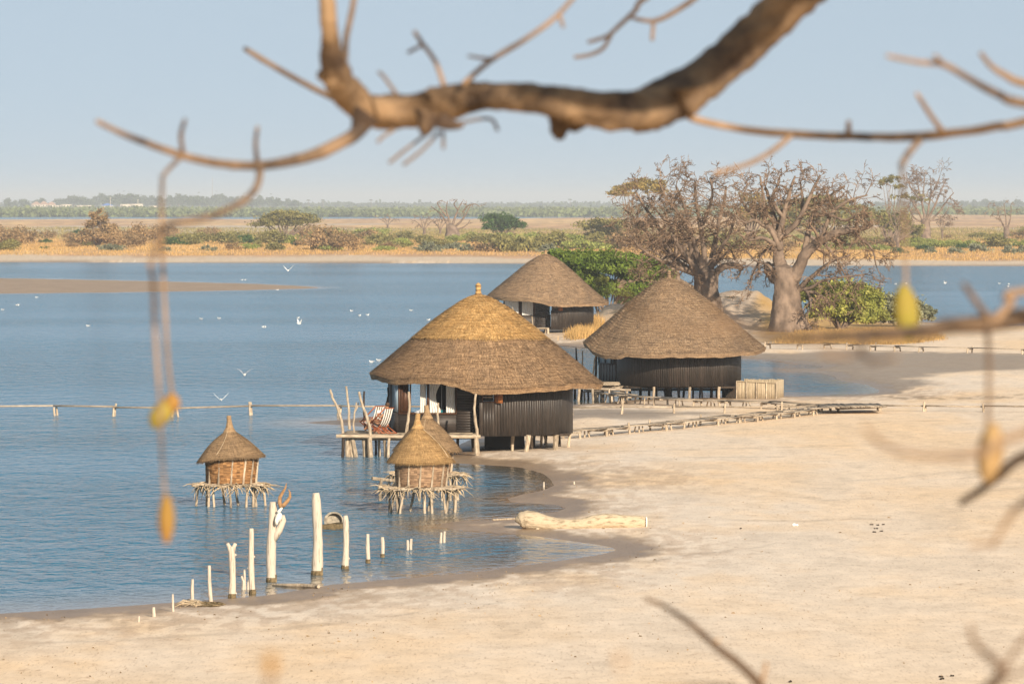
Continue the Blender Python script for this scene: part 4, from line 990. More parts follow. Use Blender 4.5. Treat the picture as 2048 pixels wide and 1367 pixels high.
def debris():
    lr = random.Random(5); mb = MB()
    for q in range(2600):
        px = lr.uniform(0, 2048); py = 830 + 520 * lr.random() ** .8; p = G(px, py)
        h_, ld = [float(v[0]) for v in terrain(np.array([p.x]), np.array([p.y]))[:2]] if False else (0.16, 1)
        mb.v  # placed below in bulk
    return mb
pxs = nr.uniform(-100, 2150, 5200); pys = 835 + 560 * nr.random(5200) ** 0.85
gx = []; gy = []
for a, b_ in zip(pxs, pys): q = G(a, b_); gx.append(q.x); gy.append(q.y)
gx = np.array(gx); gy = np.array(gy); gh, gl = terrain(gx, gy)[:2]
dens = (np.exp(-np.abs(gl - 2.0) / 3.0) + .12) * (fbm(gx * .5, gy * .12, 81, 3) > .5)
ok = (gl > .5) & (nr.random(5200) < dens)
gx, gy, gh = gx[ok], gy[ok], gh[ok]; mb = MB()
for a, b_, z in zip(gx, gy, gh):
    th = rng.uniform(0, 3.14); ln = rng.uniform(.006, .022) * (2.6 if rng.random() < .12 else 1); w_ = ln * rng.uniform(.2, .6); d = Vector((math.cos(th), math.sin(th), 0)); nn_ = Vector((-d.y, d.x, 0)); c_ = Vector((a, b_, z + .004))
    mb.add([c_ - d * ln - nn_ * w_, c_ + d * ln - nn_ * w_, c_ + d * ln * .7 + nn_ * w_ + Vector((0, 0, .02)), c_ - d * ln * .8 + nn_ * w_ + Vector((0, 0, .03))], [(0, 1, 2, 3)])
tag(mb.build('beach_litter', 'dropping' if False else 'leaf_dry'), 'scattered shell bits, stalks and dry leaf litter over the sand', None, None, 'stuff')

# ------------------------------------------------------------------ walkways
def plank_y(z=.5): return z
def walk(label, pts, w_, z=.5, step=42, double=False, thick=.05, legh=None, post_up=.0, zbase=-.25, group='low plank walkways on stakes', cat='walkway', tall=()):
    W = [G(a, b_, z) for a, b_ in pts]; t = thing('plank_walkway', (W[0].x, W[0].y, 0), label, cat, group)
    for i in range(len(W) - 1):
        a, b_ = W[i], W[i + 1]; L = (b_ - a).length; nseg_ = max(1, int(L / 2.6))
        for q in range(nseg_):
            p = a.lerp(b_, q / nseg_); s_ = a.lerp(b_, (q + 1) / nseg_); mb = MB(); mid = (p + s_) / 2; d = s_ - p
            for off in ((-.28, .28) if w_ > .5 else (0,)):
                off += rng.uniform(-.04, .04); nv = Vector((-d.y, d.x, 0)).normalized()
                mb.box((mid.x + nv.x * off, mid.y + nv.y * off, z + rng.uniform(-.03, .03) + (.02 if off > 0 else 0)), (d.length * rng.uniform(1.0, 1.06), (w_ * .5 if w_ > .5 else w_) - .03, thick), math.atan2(d.y, d.x) + rng.uniform(-.01, .01), rng.random(), 0, rng.uniform(-.008, .008))
            mb.build('plank', 'walk_wood', t)
            if q % 1 == 0:
                mb = MB(); nv = Vector((-d.y, d.x, 0)).normalized(); ww = max(w_, .35)
                for s2 in (-1, 1):
                    base = p + nv * s2 * ww * .55; up = z - .04
                    if rng.random() < .22: up = z + rng.uniform(.12, .3)
                    mb.stick((base.x + rng.uniform(-.12, .12), base.y, zbase), (base.x, base.y, up), .06, .05, 6, .03, 4, .1, rng.uniform(.5, 1))
                if w_ > .3: mb.box((p.x, p.y, z - .085), (.09, ww * 1.25, .07), math.atan2(d.y, d.x), .5)
                mb.build('trestle', 'post_wood', t)
                if w_ > .6:
                    mb = MB(); pm = (p + s_) / 2
                    for s2 in (-.32, 0, .3): mb.stick((pm.x + s2 + rng.uniform(-.05, .05), pm.y + rng.uniform(-.3, .3), zbase), (pm.x + s2 * .5, pm.y, z - .04), .04, .035, 6, .03, 4, .1, rng.uniform(.5, 1))
                    mb.build('props', 'post_wood', t)
    return t
walk('long thin rail walkway crossing the water and sand behind the nearest hut', [(-260, 814), (110, 812), (350, 814.5), (500, 811), (680, 812), (900, 814), (1143, 814), (1450, 813.5), (1560, 813.5), (1640, 812), (1760, 810), (1850, 811), (2320, 815)], .16, z=.48, thick=.08)
walk('plank walkway from the right hut deck angling down to the platform', [(1183, 780), (1258, 791), (1321, 795), (1395, 800), (1449, 801), (1537, 804), (1605, 808.5), (1640, 809.5)], .75)
walk('plank walkway from the nearest hut up across the sand to the platform', [(1142, 861), (1196, 857), (1240, 853), (1316, 847), (1352, 844), (1419, 837), (1466, 832), (1498, 831), (1537, 826), (1572, 823), (1611, 818), (1640, 815)], .8)
walk('far plank walkway with upright stakes below the baobabs and bushes', [(1535, 686.5), (1600, 688), (1655, 687), (1746, 691), (1842, 694), (1940, 695.5), (2048, 698), (2320, 704)], .5, z=.55)
pf = thing('jetty_platform', G(1700, 822), 'wide plank platform on stakes where the sand walkways meet', 'platform')
mb = MB(); a = G(1638, 812, .5); b_ = G(1764, 810, .52); n_ = 26
for q in range(n_): p = a.lerp(b_, (q + .5) / n_); mb.box((p.x, p.y - .4, p.z + .02 + rng.uniform(-.015, .015)), ((b_ - a).length / n_ - .02, 5.2 - q * .03, .05), .03 + rng.uniform(-.02, .02), rng.random())
mb.build('planking', 'walk_wood', pf)
mb = MB(); mb.stick(G(1672, 815.5, .44), G(1764, 813, .44), .085, .07, 7, .006, 8); mb.build('edge_beam', 'post_wood', pf)
for px, py in ((1638, 831), (1643, 832), (1662, 831.5), (1677, 831), (1756, 828), (1761, 828), (1700, 824), (1730, 824)):
    mb = MB(); p = G(px, py); mb.stick((p.x, p.y, -.1), (p.x + rng.uniform(-.05, .05), p.y, .46), .075, .07, 7, .03, 5); mb.build('post', 'post_wood', pf)

# ------------------------------------------------------------------ deck chairs and sunbather
def deck_chair(px, D, flip, label, mats):
    z = .94; x = lx(px, D); t = thing('deck_chair', (x, D, z), label, 'deck chair')
    w_ = .58
    def L(u, v, s_): return Vector((x + u, D + s_ * w_ / 2, z + v))
    # long frame: foot front-left up to the back top right; short frame crossing; prop
    for s_ in (-1, 1):
        mb = MB(); mb.box(((L(-.42, .38, s_) + L(.42, 1.08, s_)) / 2), ((L(-.42, .38, s_) - L(.42, 1.08, s_)).length, .035, .05), 0, .5, 0, -math.atan2(.70, .84)); mb.build('back_frame', mats[0], t)
        for (a, b_) in (((-.46, .42), (.12, .02)), ((.34, .02), (-.28, .40)), ((.08, .34), (.62, .02)), ((.2, .38), (-.18, .02))):
            mb = MB(); p, q = L(a[0], a[1], s_ * .92), L(b_[0], b_[1], s_ * .92); mb.box((p + q) / 2, ((q - p).length, .03, .045), 0, .5, 0, -math.atan2(q.z - p.z, q.x - p.x)); mb.build('leg', mats[0], t)
        mb = MB(); p, q = L(-.12, .58, s_), L(.28, .62, s_); mb.box((p + q) / 2, (.42, .05, .025), 0, .5); mb.build('armrest', mats[0], t)
    for (u, v) in ((.45, 1.10), (-.46, .42), (.12, .03), (.62, .03)):
        mb = MB(); mb.tube([L(u, v, -1.08), L(u, v, 1.08)], .022, 7, .5); mb.build('crossbar', mats[0], t)
    prof_ = [(.45, 1.10), (.40, .92), (.33, .70), (.22, .46), (.08, .30), (-.1, .28), (-.28, .34), (-.46, .42)]
    for mt, nm in (('canvas_white', 'canvas'), ('canvas_brown', 'canvas_stripe')):
        mb = MB(); nst = 7
        for q in range(nst):
            if (q % 2 == 0) != (mt == 'canvas_white'): continue
            a = -1 + 2 * q / nst; b_ = -1 + 2 * (q + 1) / nst; vs = []
            for (u, v) in prof_: vs += [L(u, v, a * .92), L(u, v, b_ * .92)]
            mb.add(vs, [(2 * i, 2 * i + 1, 2 * i + 3, 2 * i + 2) for i in range(len(prof_) - 1)], .5)
        if mt == 'canvas_white': cv = mb.build(nm, mt, t)
        else: mb.build(nm, mt, cv)
    return t
deck_chair(762, 245.0, 0, 'nearer red-brown deck chair with striped canvas, occupied by the sunbather', ('chair_wood',))
deck_chair(744, 247.6, 0, 'farther deck chair with dark striped canvas, behind the occupied one', ('chair_wood',))
def person():
    D = 245.0; x = lx(762, D); z = .94
    t = thing('person', (x, D, z), 'sunbather lying in the nearer deck chair, bare bent legs, reading a white book', 'person')
    def q(u, y, v): return (x + u, D + y, z + v)
    vs = [q(.06, 0, .42), q(.20, 0, .62), q(.30, 0, .84), q(.34, 0, 1.0), q(.35, 0, 1.08)]; ed = [(0, 1), (1, 2), (2, 3), (3, 4)]
    rd = [.13, .125, .145, .055, .05]
    for s_ in (-1, 1):
        b = len(vs); vs += [q(-.02, s_ * .09, .42), q(-.22, s_ * .11, .52), q(-.44, s_ * .11, .60), q(-.62, s_ * .11, .42), q(-.78, s_ * .10, .22), q(-.80, s_ * .10, .16), q(-.90, s_ * .10, .20)]
        rd += [.10, .085, .06, .052, .04, .035, .03]; ed += [(0, b)] + [(b + i, b + i + 1) for i in range(6)]
        b = len(vs); vs += [q(.30, s_ * .19, .86), q(.16, s_ * .24, .70), q(.0, s_ * .16, .74), q(-.08, s_ * .12, .80)]; rd += [.055, .045, .035, .028]; ed += [(2, b)] + [(b + i, b + i + 1) for i in range(3)]
        hb = b + 3
        for f in range(5):
            c_ = len(vs); a = -.03 + .015 * f; vs += [q(-.10, s_ * .10 + a, .83 + .004 * f), q(-.13, s_ * .08 + a, .85), q(-.12, s_ * .06 + a, .87)]; rd += [.010, .009, .008]; ed += [(hb, c_), (c_, c_ + 1), (c_ + 1, c_ + 2)]
    b = len(vs); vs += [q(.34, 0, 1.16), q(.33, 0, 1.24), q(.32, 0, 1.30)]; rd += [.085, .095, .07]; ed += [(4, b), (b, b + 1), (b + 1, b + 2)]
    b2 = len(vs); vs += [q(.235, 0, 1.19)]; rd += [.018]; ed += [(b, b2)]
    O = Vector((x, D, z)); me = bpy.data.meshes.new('body'); me.from_pydata([tuple(Vector(v) - O) for v in vs], ed, []); o = link_mesh('body', me, t); me.materials.append(MATS['skin'])
    md = o.modifiers.new('skin', 'SKIN'); 
    for i, r in enumerate(rd): me.skin_vertices[0].data[i].radius = (r, r)
    me.skin_vertices[0].data[0].use_root = True
    o.modifiers.new('sub', 'SUBSURF').levels = 1; o.modifiers['sub'].render_levels = 2
    mb = MB(); mb.ell(q(.355, 0, 1.25), (.10, .10, .105), 12, 8, None, .5); mb.build('hair', 'hair_brown', t, True)
    mb = MB(); mb.ell(q(.0, 0, .44), (.17, .175, .12), 12, 8, Matrix.Rotation(-.4, 3, 'Y'), .5); mb.build('shorts', 'canvas_brown', t, True)
    return t, q
t, q = person()
mb = MB(); mb.box(q(-.14, -.07, .90), (.012, .14, .20), .25, .5, 0, .3); mb.box(q(-.14, .07, .90), (.012, .14, .20), -.25, .5, 0, .3); 
CH = t.location; ROT = R_(-38)
for o_ in [o for o in SC.objects if o.parent is None and o.name.split('.')[0] in ('deck_chair', 'person')]: o_.rotation_euler = (0, 0, ROT)
vv = Matrix.Rotation(ROT, 3, 'Z'); mb.v = [tuple(vv @ (Vector(v) - CH) + CH) for v in mb.v]
bk = mb.build('open_book', 'cloth_white'); tag(bk, 'open white book held up by the sunbather in the deck chair', 'book')

# ------------------------------------------------------------------ gulls
def gull_mesh(pose):
    t = thing('gull', (0, 0, 0), '', 'bird'); mb = MB()
    mb.ell((0, 0, .06), (.20, .085, .08), 10, 7, None, .5); mb.ell((.19, 0, .15), (.055, .05, .05), 8, 6, None, .5); mb.tube([(.12, 0, .07), (.18, 0, .14)], [.06, .045], 8, .5)
    mb.tube([(-.15, 0, .08), (-.30, 0, .10)], [.05, .015], 6, .5); mb.tube([(.23, 0, .15), (.29, 0, .14)], [.016, .005], 5, .2); mb.build('body', 'gull_white', t, True)
    for s_ in (-1, 1):
        mb = MB()
        if pose == 'swim':
            mb.ell((-.06, s_ * .07, .10), (.20, .03, .055), 8, 5, None, .5)
        else:
            up = {'v': (.30, .42), 'glide': (.10, .02), 'steep': (.22, .5)}[pose]
            P0 = [(.10, s_ * .06, .10), (.12, s_ * .30, .10 + up[0]), (.0, s_ * .58, .10 + up[1]), (-.05, s_ * .32, .09 + up[0]), (-.10, s_ * .06, .09)]
            mb.add([Vector(p) for p in P0] + [Vector(p) - Vector((0, 0, .02)) for p in P0], [(0, 1, 2, 3, 4), (9, 8, 7, 6, 5), (0, 5, 6, 1), (1, 6, 7, 2), (2, 7, 8, 3), (3, 8, 9, 4)], .5)
        mb.build('wing', 'gull_grey' if pose in ('swim', 'v') else 'gull_white', t)
    return t
swim = [(5, 620), (73, 595), (176, 652), (402, 638), (438, 637), (484, 560), (490, 560), (555, 580), (596, 636), (719, 631), (735, 630), (703, 622), (822, 621), (857, 640), (743, 724), (757, 721), (1764, 568), (1791, 568), (1812, 567), (1999, 567), (2018, 568), (2016, 573)]
sw = gull_mesh('swim')
for i, (px, py) in enumerate(swim):
    p = G(px, py); o = sw if i == 0 else dup(sw, p)
    s_ = .68; o.location = (p.x, p.y, 0); o.rotation_euler = (0, 0, rng.uniform(-.6, .6) + (math.pi if rng.random() < .5 else 0)); o.scale = (s_,) * 3
    o['label'] = 'white gull floating on the lagoon water with its wings folded'; o['group'] = 'gulls resting on the lagoon'
for px, py, pose, D, rz, lab in ((576, 542, 'steep', 430, 1.2, 'white gull banking high, over the water just off the far shore'), (489, 751, 'v', 290, 1.4, 'white gull flying with wings raised in a V above the water'), (442, 801, 'steep', 300, 1.7, 'white gull landing by the thin rail walkway'),
    (528, 655, 'glide', 440, .3, 'grey-white gull skimming low with spread wings left of the golden-capped hut'), (598, 648, 'steep', 430, .5, 'white gull taking off nearest the golden-capped hut'), (35, 611, 'glide', 520, .2, 'gull gliding near the left edge of the lagoon'), (1890, 567, 'v', 640, .5, 'gull with raised wings above the water at right')):
    o = gull_mesh(pose); o.location = P(px, py, D); o.rotation_euler = (0, .1, rz); o['label'] = lab; o.scale = (.7,) * 3
mb = MB(); p = P(835.5, 823.5, 200); mb.ell(p, (.07, .045, .05), 8, 6, None, .5); mb.ell(p + Vector((.055, 0, .055)), (.032, .03, .03), 7, 5, None, .5); mb.tube([p, p + Vector((-.12, 0, -.01))], [.03, .01], 5, .3); mb.tube([p, p - Vector((0, 0, .09))], .008, 4, .3)
tag(mb.build('small_bird', 'gull_grey'), 'small grey and white bird perched on the golden granary roof stem', 'bird')
#@@PART4
# ------------------------------------------------------------------ vegetation helpers
def leaf_quads(C, size, aspect=1.6, tone=None, r=nr, up=0.3):
    """one small leaf-sized face at every centre"""
    n_ = len(C); a = r.normal(size=(n_, 3)); a /= np.linalg.norm(a, axis=1)[:, None]
    b_ = r.normal(size=(n_, 3)); b_ -= a * (a * b_).sum(1)[:, None]; b_ /= np.linalg.norm(b_, axis=1)[:, None]
    s_ = size * r.uniform(.6, 1.4, n_)[:, None]; a = a * s_ * .5 * aspect; b_ = b_ * s_ * .5 / aspect * 1.3
    V_ = np.stack([C - a, C - b_, C + a, C + b_], 1).reshape(-1, 3)
    F_ = np.arange(n_ * 4).reshape(-1, 4)
    return V_, F_, (r.random(n_) if tone is None else tone)
def merge(parts):
    Vs = []; Fs = []; Ts = []; o = 0
    for v, f, t in parts: Vs.append(v); Fs.append(f + o); Ts.append(t); o += len(v)
    return np.concatenate(Vs), np.concatenate(Fs), np.concatenate(Ts)
def crown(shape, n_leaf, size, clumps=40, r=nr, flat=1.0, spread=.22, hollow=.55):
    """leaf centres gathered in clumps through an uneven crown; shape = (rx, ry, rz, zc)"""
    rx, ry, rz_, zc = shape; cs = []
    while len(cs) < clumps:
        v = r.normal(size=3); v /= np.linalg.norm(v); 
        if v[2] < -.35: continue
        rad = hollow + (1 - hollow) * r.random() ** .5; k = .82 + .3 * r.random()
        cs.append((v[0] * rx * rad * k, v[1] * ry * rad * k, zc + v[2] * rz_ * rad * k))
    cs = np.array(cs); w_ = r.uniform(.4, 1.6, clumps); w_ /= w_.sum(); idx = r.choice(clumps, n_leaf, p=w_)
    sc_ = np.array([rx, ry, rz_ * flat]) * spread
    C = cs[idx] + r.normal(size=(n_leaf, 3)) * sc_ * r.uniform(.5, 1.1, clumps)[idx][:, None]
    if zc > 0: C[:, 2] = np.maximum(C[:, 2], .05)
    tn = np.clip(r.uniform(.15, .85, clumps)[idx] + r.normal(size=n_leaf) * .18, 0, 1)
    return leaf_quads(C, size, tone=tn, r=r)
def grow(mb, p, d, L, r0, lev, lr, up=.1, crook=.3, nseg=5, kids=4, ang_=.7, taper=.55, minr=.012, lenk=.62, sides=(8, 7, 5, 4, 3, 3), tone=.5, depth=0):
    pts = [Vector(p)]; rr = [r0]; dd = Vector(d).normalized(); st = L / nseg
    for i in range(nseg):
        dd = (dd + Vector((lr.gauss(0, crook), lr.gauss(0, crook), lr.gauss(0, crook * .8) + up)) * .5).normalized()
        pts.append(pts[-1] + dd * st); rr.append(max(minr, r0 * (1 - (1 - taper) * (i + 1) / nseg)))
    mb.tube(pts, rr, sides[min(depth, len(sides) - 1)], tone if depth < 2 else lr.random(), cap=depth < 2)
    if lev <= 0: return pts
    for k in range(kids + (1 if lr.random() < .5 else 0)):
        u = .3 + .7 * (k + lr.random()) / kids if k < kids else 1.0
        u = min(.999, u); i = min(nseg - 1, int(u * nseg)); q = pts[i].lerp(pts[i + 1], u * nseg - i)
        dr_ = (pts[i + 1] - pts[i]).normalized(); side = Vector((lr.gauss(0, 1), lr.gauss(0, 1), lr.gauss(0, .7))); side -= dr_ * side.dot(dr_); side.normalize()
        a = ang_ * lr.uniform(.6, 1.3); nd = dr_ * math.cos(a) + side * math.sin(a)
        grow(mb, q, nd, L * lenk * lr.uniform(.7, 1.2), max(minr, rr[i] * lr.uniform(.5, .68)), lev - 1, lr, up, crook, max(3, nseg - 1), kids, ang_, taper, minr, lenk, sides, tone, depth + 1)
    return pts
def spline(q, n=6):
    out = []
    for i in range(len(q) - 1):
        p0 = q[max(i - 1, 0)]; p1 = q[i]; p2 = q[i + 1]; p3 = q[min(i + 2, len(q) - 1)]
        for k in range(n):
            t = k / n; out.append(.5 * ((2 * p1) + (p2 - p0) * t + (2 * p0 - 5 * p1 + 4 * p2 - p3) * t * t + (-p0 + 3 * p1 - 3 * p2 + p3) * t ** 3))
    out.append(q[-1]); return out
def limb(mbL, mbT, q, r0, r1, lr, spacing=.8, tw=2.2, lev=2, kids=4, crook=.35, up=.05, start=.25, sides=9, hang=0):
    pts = spline([Vector(v) for v in q], 5); n = len(pts); rr = [r0 + (r1 - r0) * (i / (n - 1)) ** .8 for i in range(n)]
    pts = [p + Vector((lr.gauss(0, .05), lr.gauss(0, .08), lr.gauss(0, .05))) * min(1, r0) for p in pts]
    mbL.tube(pts, [r * lr.uniform(.94, 1.06) for r in rr], sides, .5, jit=.03)
    acc = 0
    for i in range(1, n):
        acc += (pts[i] - pts[i - 1]).length
        if i / n < start: acc = 0; continue
        while acc > spacing:
            acc -= spacing; dr_ = (pts[i] - pts[i - 1]).normalized(); side = Vector((lr.gauss(0, 1), lr.gauss(0, 1), lr.gauss(0, .8) - hang)); side -= dr_ * side.dot(dr_); side.normalize()
            nd = (dr_ * .5 + side).normalized(); grow(mbT, pts[i], nd, tw * lr.uniform(.6, 1.25), max(.04, rr[i] * .42), lev, lr, up, crook, 4, kids, .85, .5, .022 if pts[0].y < 900 else .05, .58, (5, 4, 3, 3), .5, 1)
    return pts
def baobab(label, base_px, D, trunk, limbs, seed, group='bare baobab trees by the lagoon', lev=3, spacing=.8, tw=2.0, bark='bark_baobab', zbase=None, roots=True, pods=0, name='baobab_tree'):
    lr = random.Random(seed); bx = lx(base_px, D); z0 = gz(bx, D) if zbase is None else zbase
    t = thing(name, (bx, D, z0), label, 'tree', group); mt = MB(); mk = MB(); ml = MB()
    # trunk = list of (px, py, halfwidth px)
    q = [P(a, b_, D) for a, b_, _ in trunk]; rr = [w_ * D / F for _, _, w_ in trunk]; q[0].z = min(q[0].z, z0 - .15)
    pts = spline(q, 4); n = len(pts); m4 = len(q) - 1; rad = []
    for i in range(n):
        u = i / 4; a = int(min(u, m4 - 1e-6)); f = u - a; rad.append(rr[a] + (rr[min(a + 1, m4)] - rr[a]) * f)
    seg = 26; vs = []
    for i, (p, r) in enumerate(zip(pts, rad)):
        fl = max(0, 1 - i / (n * .45))
        for k in range(seg):
            th = 2 * math.pi * k / seg; e = 1 + (.07 + .16 * fl * fl) * math.sin(th * 3 + seed) * (1 if roots else .3) + .05 * math.sin(th * 7 + i * .4 + seed) + .025 * math.sin(th * 11 - i * .9) + .05 * fl * math.sin(th * 5 + 2 * seed) + .05 * mnoise.noise(Vector((th * 3, i * .8, seed)))
            vs.append(p + Vector((r * e * math.cos(th), r * e * math.sin(th), 0)))
    mt.v = [tuple(v) for v in vs]
    for i in range(n - 1):
        for k in range(seg): mt.f.append([i * seg + k, i * seg + (k + 1) % seg, (i + 1) * seg + (k + 1) % seg, (i + 1) * seg + k]); mt.t.append(.5)
    mt.add([pts[-1] + Vector((rad[-1] * math.cos(6.283 * k / seg), rad[-1] * math.sin(6.283 * k / seg), 0)) for k in range(seg)] + [pts[-1] + Vector((0, 0, rad[-1] * .6))], [(k, (k + 1) % seg, seg) for k in range(seg)], .5)
    for L_ in limbs:
        pl, r0, r1 = L_[:3]; kw = L_[3] if len(L_) > 3 else {}
        dy = kw.get('dy', lr.uniform(-2.6, 2.6)); m_ = len(pl); Q = [P(a, b_, D + dy * (i / (m_ - 1)) ** 1.2) for i, (a, b_) in enumerate(pl)]
        lk = .95 if D < 900 else .6; limb(ml, mk, Q, r0 * lk * D / F, r1 * lk * D / F, lr, kw.get('sp', spacing), kw.get('tw', tw), kw.get('lev', lev), kw.get('kids', 3), kw.get('crook', .38), kw.get('up', -.07), kw.get('start', .25), hang=kw.get('hang', 0))
    mt.build('trunk', bark, t, True)
    ml.build('limbs', bark, t, True); c_ = mk.build('crown', 'bark_twig', t)
    return t, c_
# left of the two big ones (its foot is behind the right hut's roof)
baobab('big bare baobab rising behind the right hut roof, left of the two giants', 1412, 486,
  [(1412, 640, 34), (1413, 610, 28), (1412, 580, 24), (1412, 556, 24), (1412, 543, 22)],
  [([(1424, 566), (1432, 545), (1448, 533), (1468, 531), (1484, 536)], 9, 6, dict(sp=1.2, tw=1.2, start=.6, dy=-.5)),
   ([(1400, 556), (1390, 538), (1378, 522), (1362, 500), (1345, 470)], 9, 3), ([(1404, 550), (1396, 510), (1380, 460), (1370, 415), (1352, 372)], 8, 2),
   ([(1410, 548), (1408, 500), (1400, 450), (1392, 400), (1390, 362)], 8, 2), ([(1418, 548), (1428, 500), (1436, 450), (1448, 405), (1452, 372)], 8, 2),
   ([(1400, 545), (1370, 500), (1330, 470), (1300, 430), (1272, 385)], 8, 2), ([(1398, 548), (1350, 520), (1310, 480), (1280, 450), (1248, 415)], 7, 2),
   ([(1395, 550), (1345, 530), (1310, 515), (1280, 495), (1260, 470)], 6, 1.6), ([(1418, 545), (1440, 500), (1458, 470), (1468, 440), (1478, 415)], 6, 1.6),
   ([(1384, 470), (1360, 430), (1335, 400), (1318, 365)], 5, 1.6), ([(1404, 450), (1420, 410), (1425, 380), (1420, 356)], 5, 1.6), ([(1405, 545), (1380, 490), (1360, 460), (1330, 440), (1296, 400)], 6, 1.6),
   ([(1375, 522), (1340, 510), (1310, 530), (1290, 520)], 4, 1.4, dict(sp=.6)), ([(1395, 545), (1380, 500), (1400, 480), (1430, 470), (1450, 500)], 5, 1.4, dict(sp=.6)), ([(1400, 548), (1365, 535), (1340, 545), (1320, 540)], 4, 1.4, dict(sp=.6)),
   ([(1390, 530), (1370, 470), (1340, 440), (1310, 450)], 4, 1.4, dict(sp=.6)), ([(1415, 540), (1440, 520), (1460, 500), (1470, 520)], 4, 1.4, dict(sp=.6))], 51, spacing=.5, tw=1.75)
# right giant
baobab('biggest bare baobab with a thick ribbed trunk, right of the right hut', 1576, 470,
  [(1578, 672, 44), (1577, 655, 41), (1574, 630, 34), (1572, 600, 27), (1572, 575, 25), (1570, 552, 24), (1566, 535, 20)],
  [([(1580, 572), (1592, 545), (1612, 508), (1645, 478), (1680, 464), (1720, 457), (1745, 450)], 17, 4, dict(dy=-1.5, start=.35, sp=.6)),
   ([(1562, 560), (1550, 556), (1540, 545), (1536, 530)], 15, 9, dict(sp=.5, tw=1.5)), ([(1565, 545), (1558, 520), (1556, 485), (1552, 460), (1545, 420), (1530, 375)], 17, 3),
   ([(1560, 500), (1545, 465), (1520, 445), (1495, 420), (1478, 388)], 7, 2), ([(1556, 480), (1565, 440), (1572, 410), (1582, 375), (1590, 352)], 8, 2),
   ([(1556, 475), (1590, 450), (1612, 410), (1628, 375), (1640, 350)], 8, 2), ([(1610, 500), (1618, 460), (1626, 430), (1650, 400), (1690, 372)], 8, 2), ([(1645, 478), (1652, 450), (1668, 420), (1700, 400), (1735, 390)], 6, 1.6),
   ([(1552, 470), (1530, 440), (1528, 400), (1520, 352)], 6, 1.8), ([(1552, 490), (1525, 475), (1500, 480), (1480, 470)], 6, 1.6), ([(1558, 555), (1535, 530), (1510, 520), (1492, 500)], 5, 1.5),
   ([(1585, 590), (1605, 570), (1630, 548), (1660, 525), (1700, 510)], 7, 2, dict(dy=-2.5, hang=.2)), ([(1590, 580), (1620, 575), (1650, 560), (1700, 552), (1735, 548)], 5, 1.5, dict(dy=-3, hang=.5, sp=.6)),
   ([(1600, 575), (1615, 585), (1622, 610), (1612, 632)], 4, 1.5, dict(dy=-3, hang=.6, tw=1.3, sp=.6)), ([(1610, 580), (1640, 590), (1655, 605), (1660, 615)], 4, 1.5, dict(dy=-3, hang=.8, tw=1.3, sp=.6)),
   ([(1700, 460), (1725, 480), (1745, 500), (1752, 530)], 4, 1.3, dict(hang=.6, tw=1.3)), ([(1555, 470), (1575, 465), (1600, 440), (1605, 400), (1600, 365)], 6, 1.8), ([(1570, 440), (1545, 400), (1555, 370), (1560, 350)], 5, 1.6),
   ([(1630, 430), (1660, 430), (1690, 440), (1720, 425)], 5, 1.6), ([(1640, 480), (1660, 500), (1680, 530), (1690, 550)], 4, 1.4, dict(hang=.5)), ([(1555, 500), (1530, 500), (1510, 540), (1500, 560)], 4, 1.3, dict(hang=.5, tw=1.6)),
   ([(1540, 460), (1510, 440), (1490, 445), (1470, 430)], 4, 1.3)], 52, spacing=.6, tw=1.65)
baobab('slender baobab trunk standing behind the left giant, by the right hut finial', 1349, 540, [(1352, 600, 11), (1351, 560, 9.5), (1349, 535, 9), (1349, 515, 9)],
  [([(1349, 520), (1335, 495), (1315, 480), (1290, 470)], 5, 1.5), ([(1350, 518), (1352, 490), (1345, 460), (1330, 430)], 5, 1.5), ([(1352, 520), (1370, 495), (1392, 478), (1410, 455)], 5, 1.5), ([(1349, 520), (1320, 510), (1300, 500), (1280, 505)], 4, 1.3)], 53, spacing=.8, tw=2.4)
# pods hanging in the giants
# bare baobabs on the far island
baobab('bare baobab on the far island, its twisted limbs spreading in open view', 905, 1420, [(906, 468, 17), (905, 462, 13), (903, 455, 11), (901, 450, 8)],
  [([(899, 455), (890, 440), (878, 425), (862, 413)], 5, 1.5), ([(901, 452), (897, 435), (893, 420), (895, 402)], 4.5, 1.2), ([(904, 452), (910, 435), (916, 420), (925, 402)], 5, 1.2), ([(908, 455), (922, 442), (932, 428), (942, 408)], 4.5, 1.2),
   ([(893, 432), (880, 415), (875, 405), (885, 400)], 3, 1), ([(925, 425), (935, 412), (950, 408), (958, 413)], 3, 1), ([(916, 420), (908, 408), (915, 399)], 3, 1), ([(910, 460), (925, 455), (935, 448), (940, 440)], 3, 1)], 54, 'bare baobabs on the far island', 1, 2.2, 1.8, 'bark_far', roots=False)
baobab('tall bare baobab on the far island at right, wide fan crown against the sky', 1852, 1450, [(1853, 476, 10), (1852, 462, 9.5), (1851, 450, 9), (1851, 440, 9)],
  [([(1848, 445), (1838, 425), (1825, 405), (1812, 385)], 5, 1.2), ([(1850, 440), (1845, 410), (1838, 380), (1832, 352)], 5, 1.2), ([(1853, 440), (1858, 410), (1862, 380), (1860, 350)], 5, 1.2), ([(1855, 440), (1870, 410), (1880, 385), (1892, 360)], 5, 1.2),
   ([(1855, 445), (1878, 425), (1895, 400), (1908, 385)], 4.5, 1.2), ([(1846, 445), (1828, 435), (1820, 420), (1816, 410)], 3.5, 1.2), ([(1840, 400), (1822, 375), (1815, 360)], 3, 1), ([(1860, 395), (1875, 365), (1880, 350)], 3, 1), ([(1858, 440), (1880, 438), (1892, 425), (1898, 412)], 3, 1), ([(1845, 400), (1848, 370), (1848, 350)], 3, 1)], 55, 'bare baobabs on the far island', 3, 1.5, 3.0, 'bark_far', roots=False)
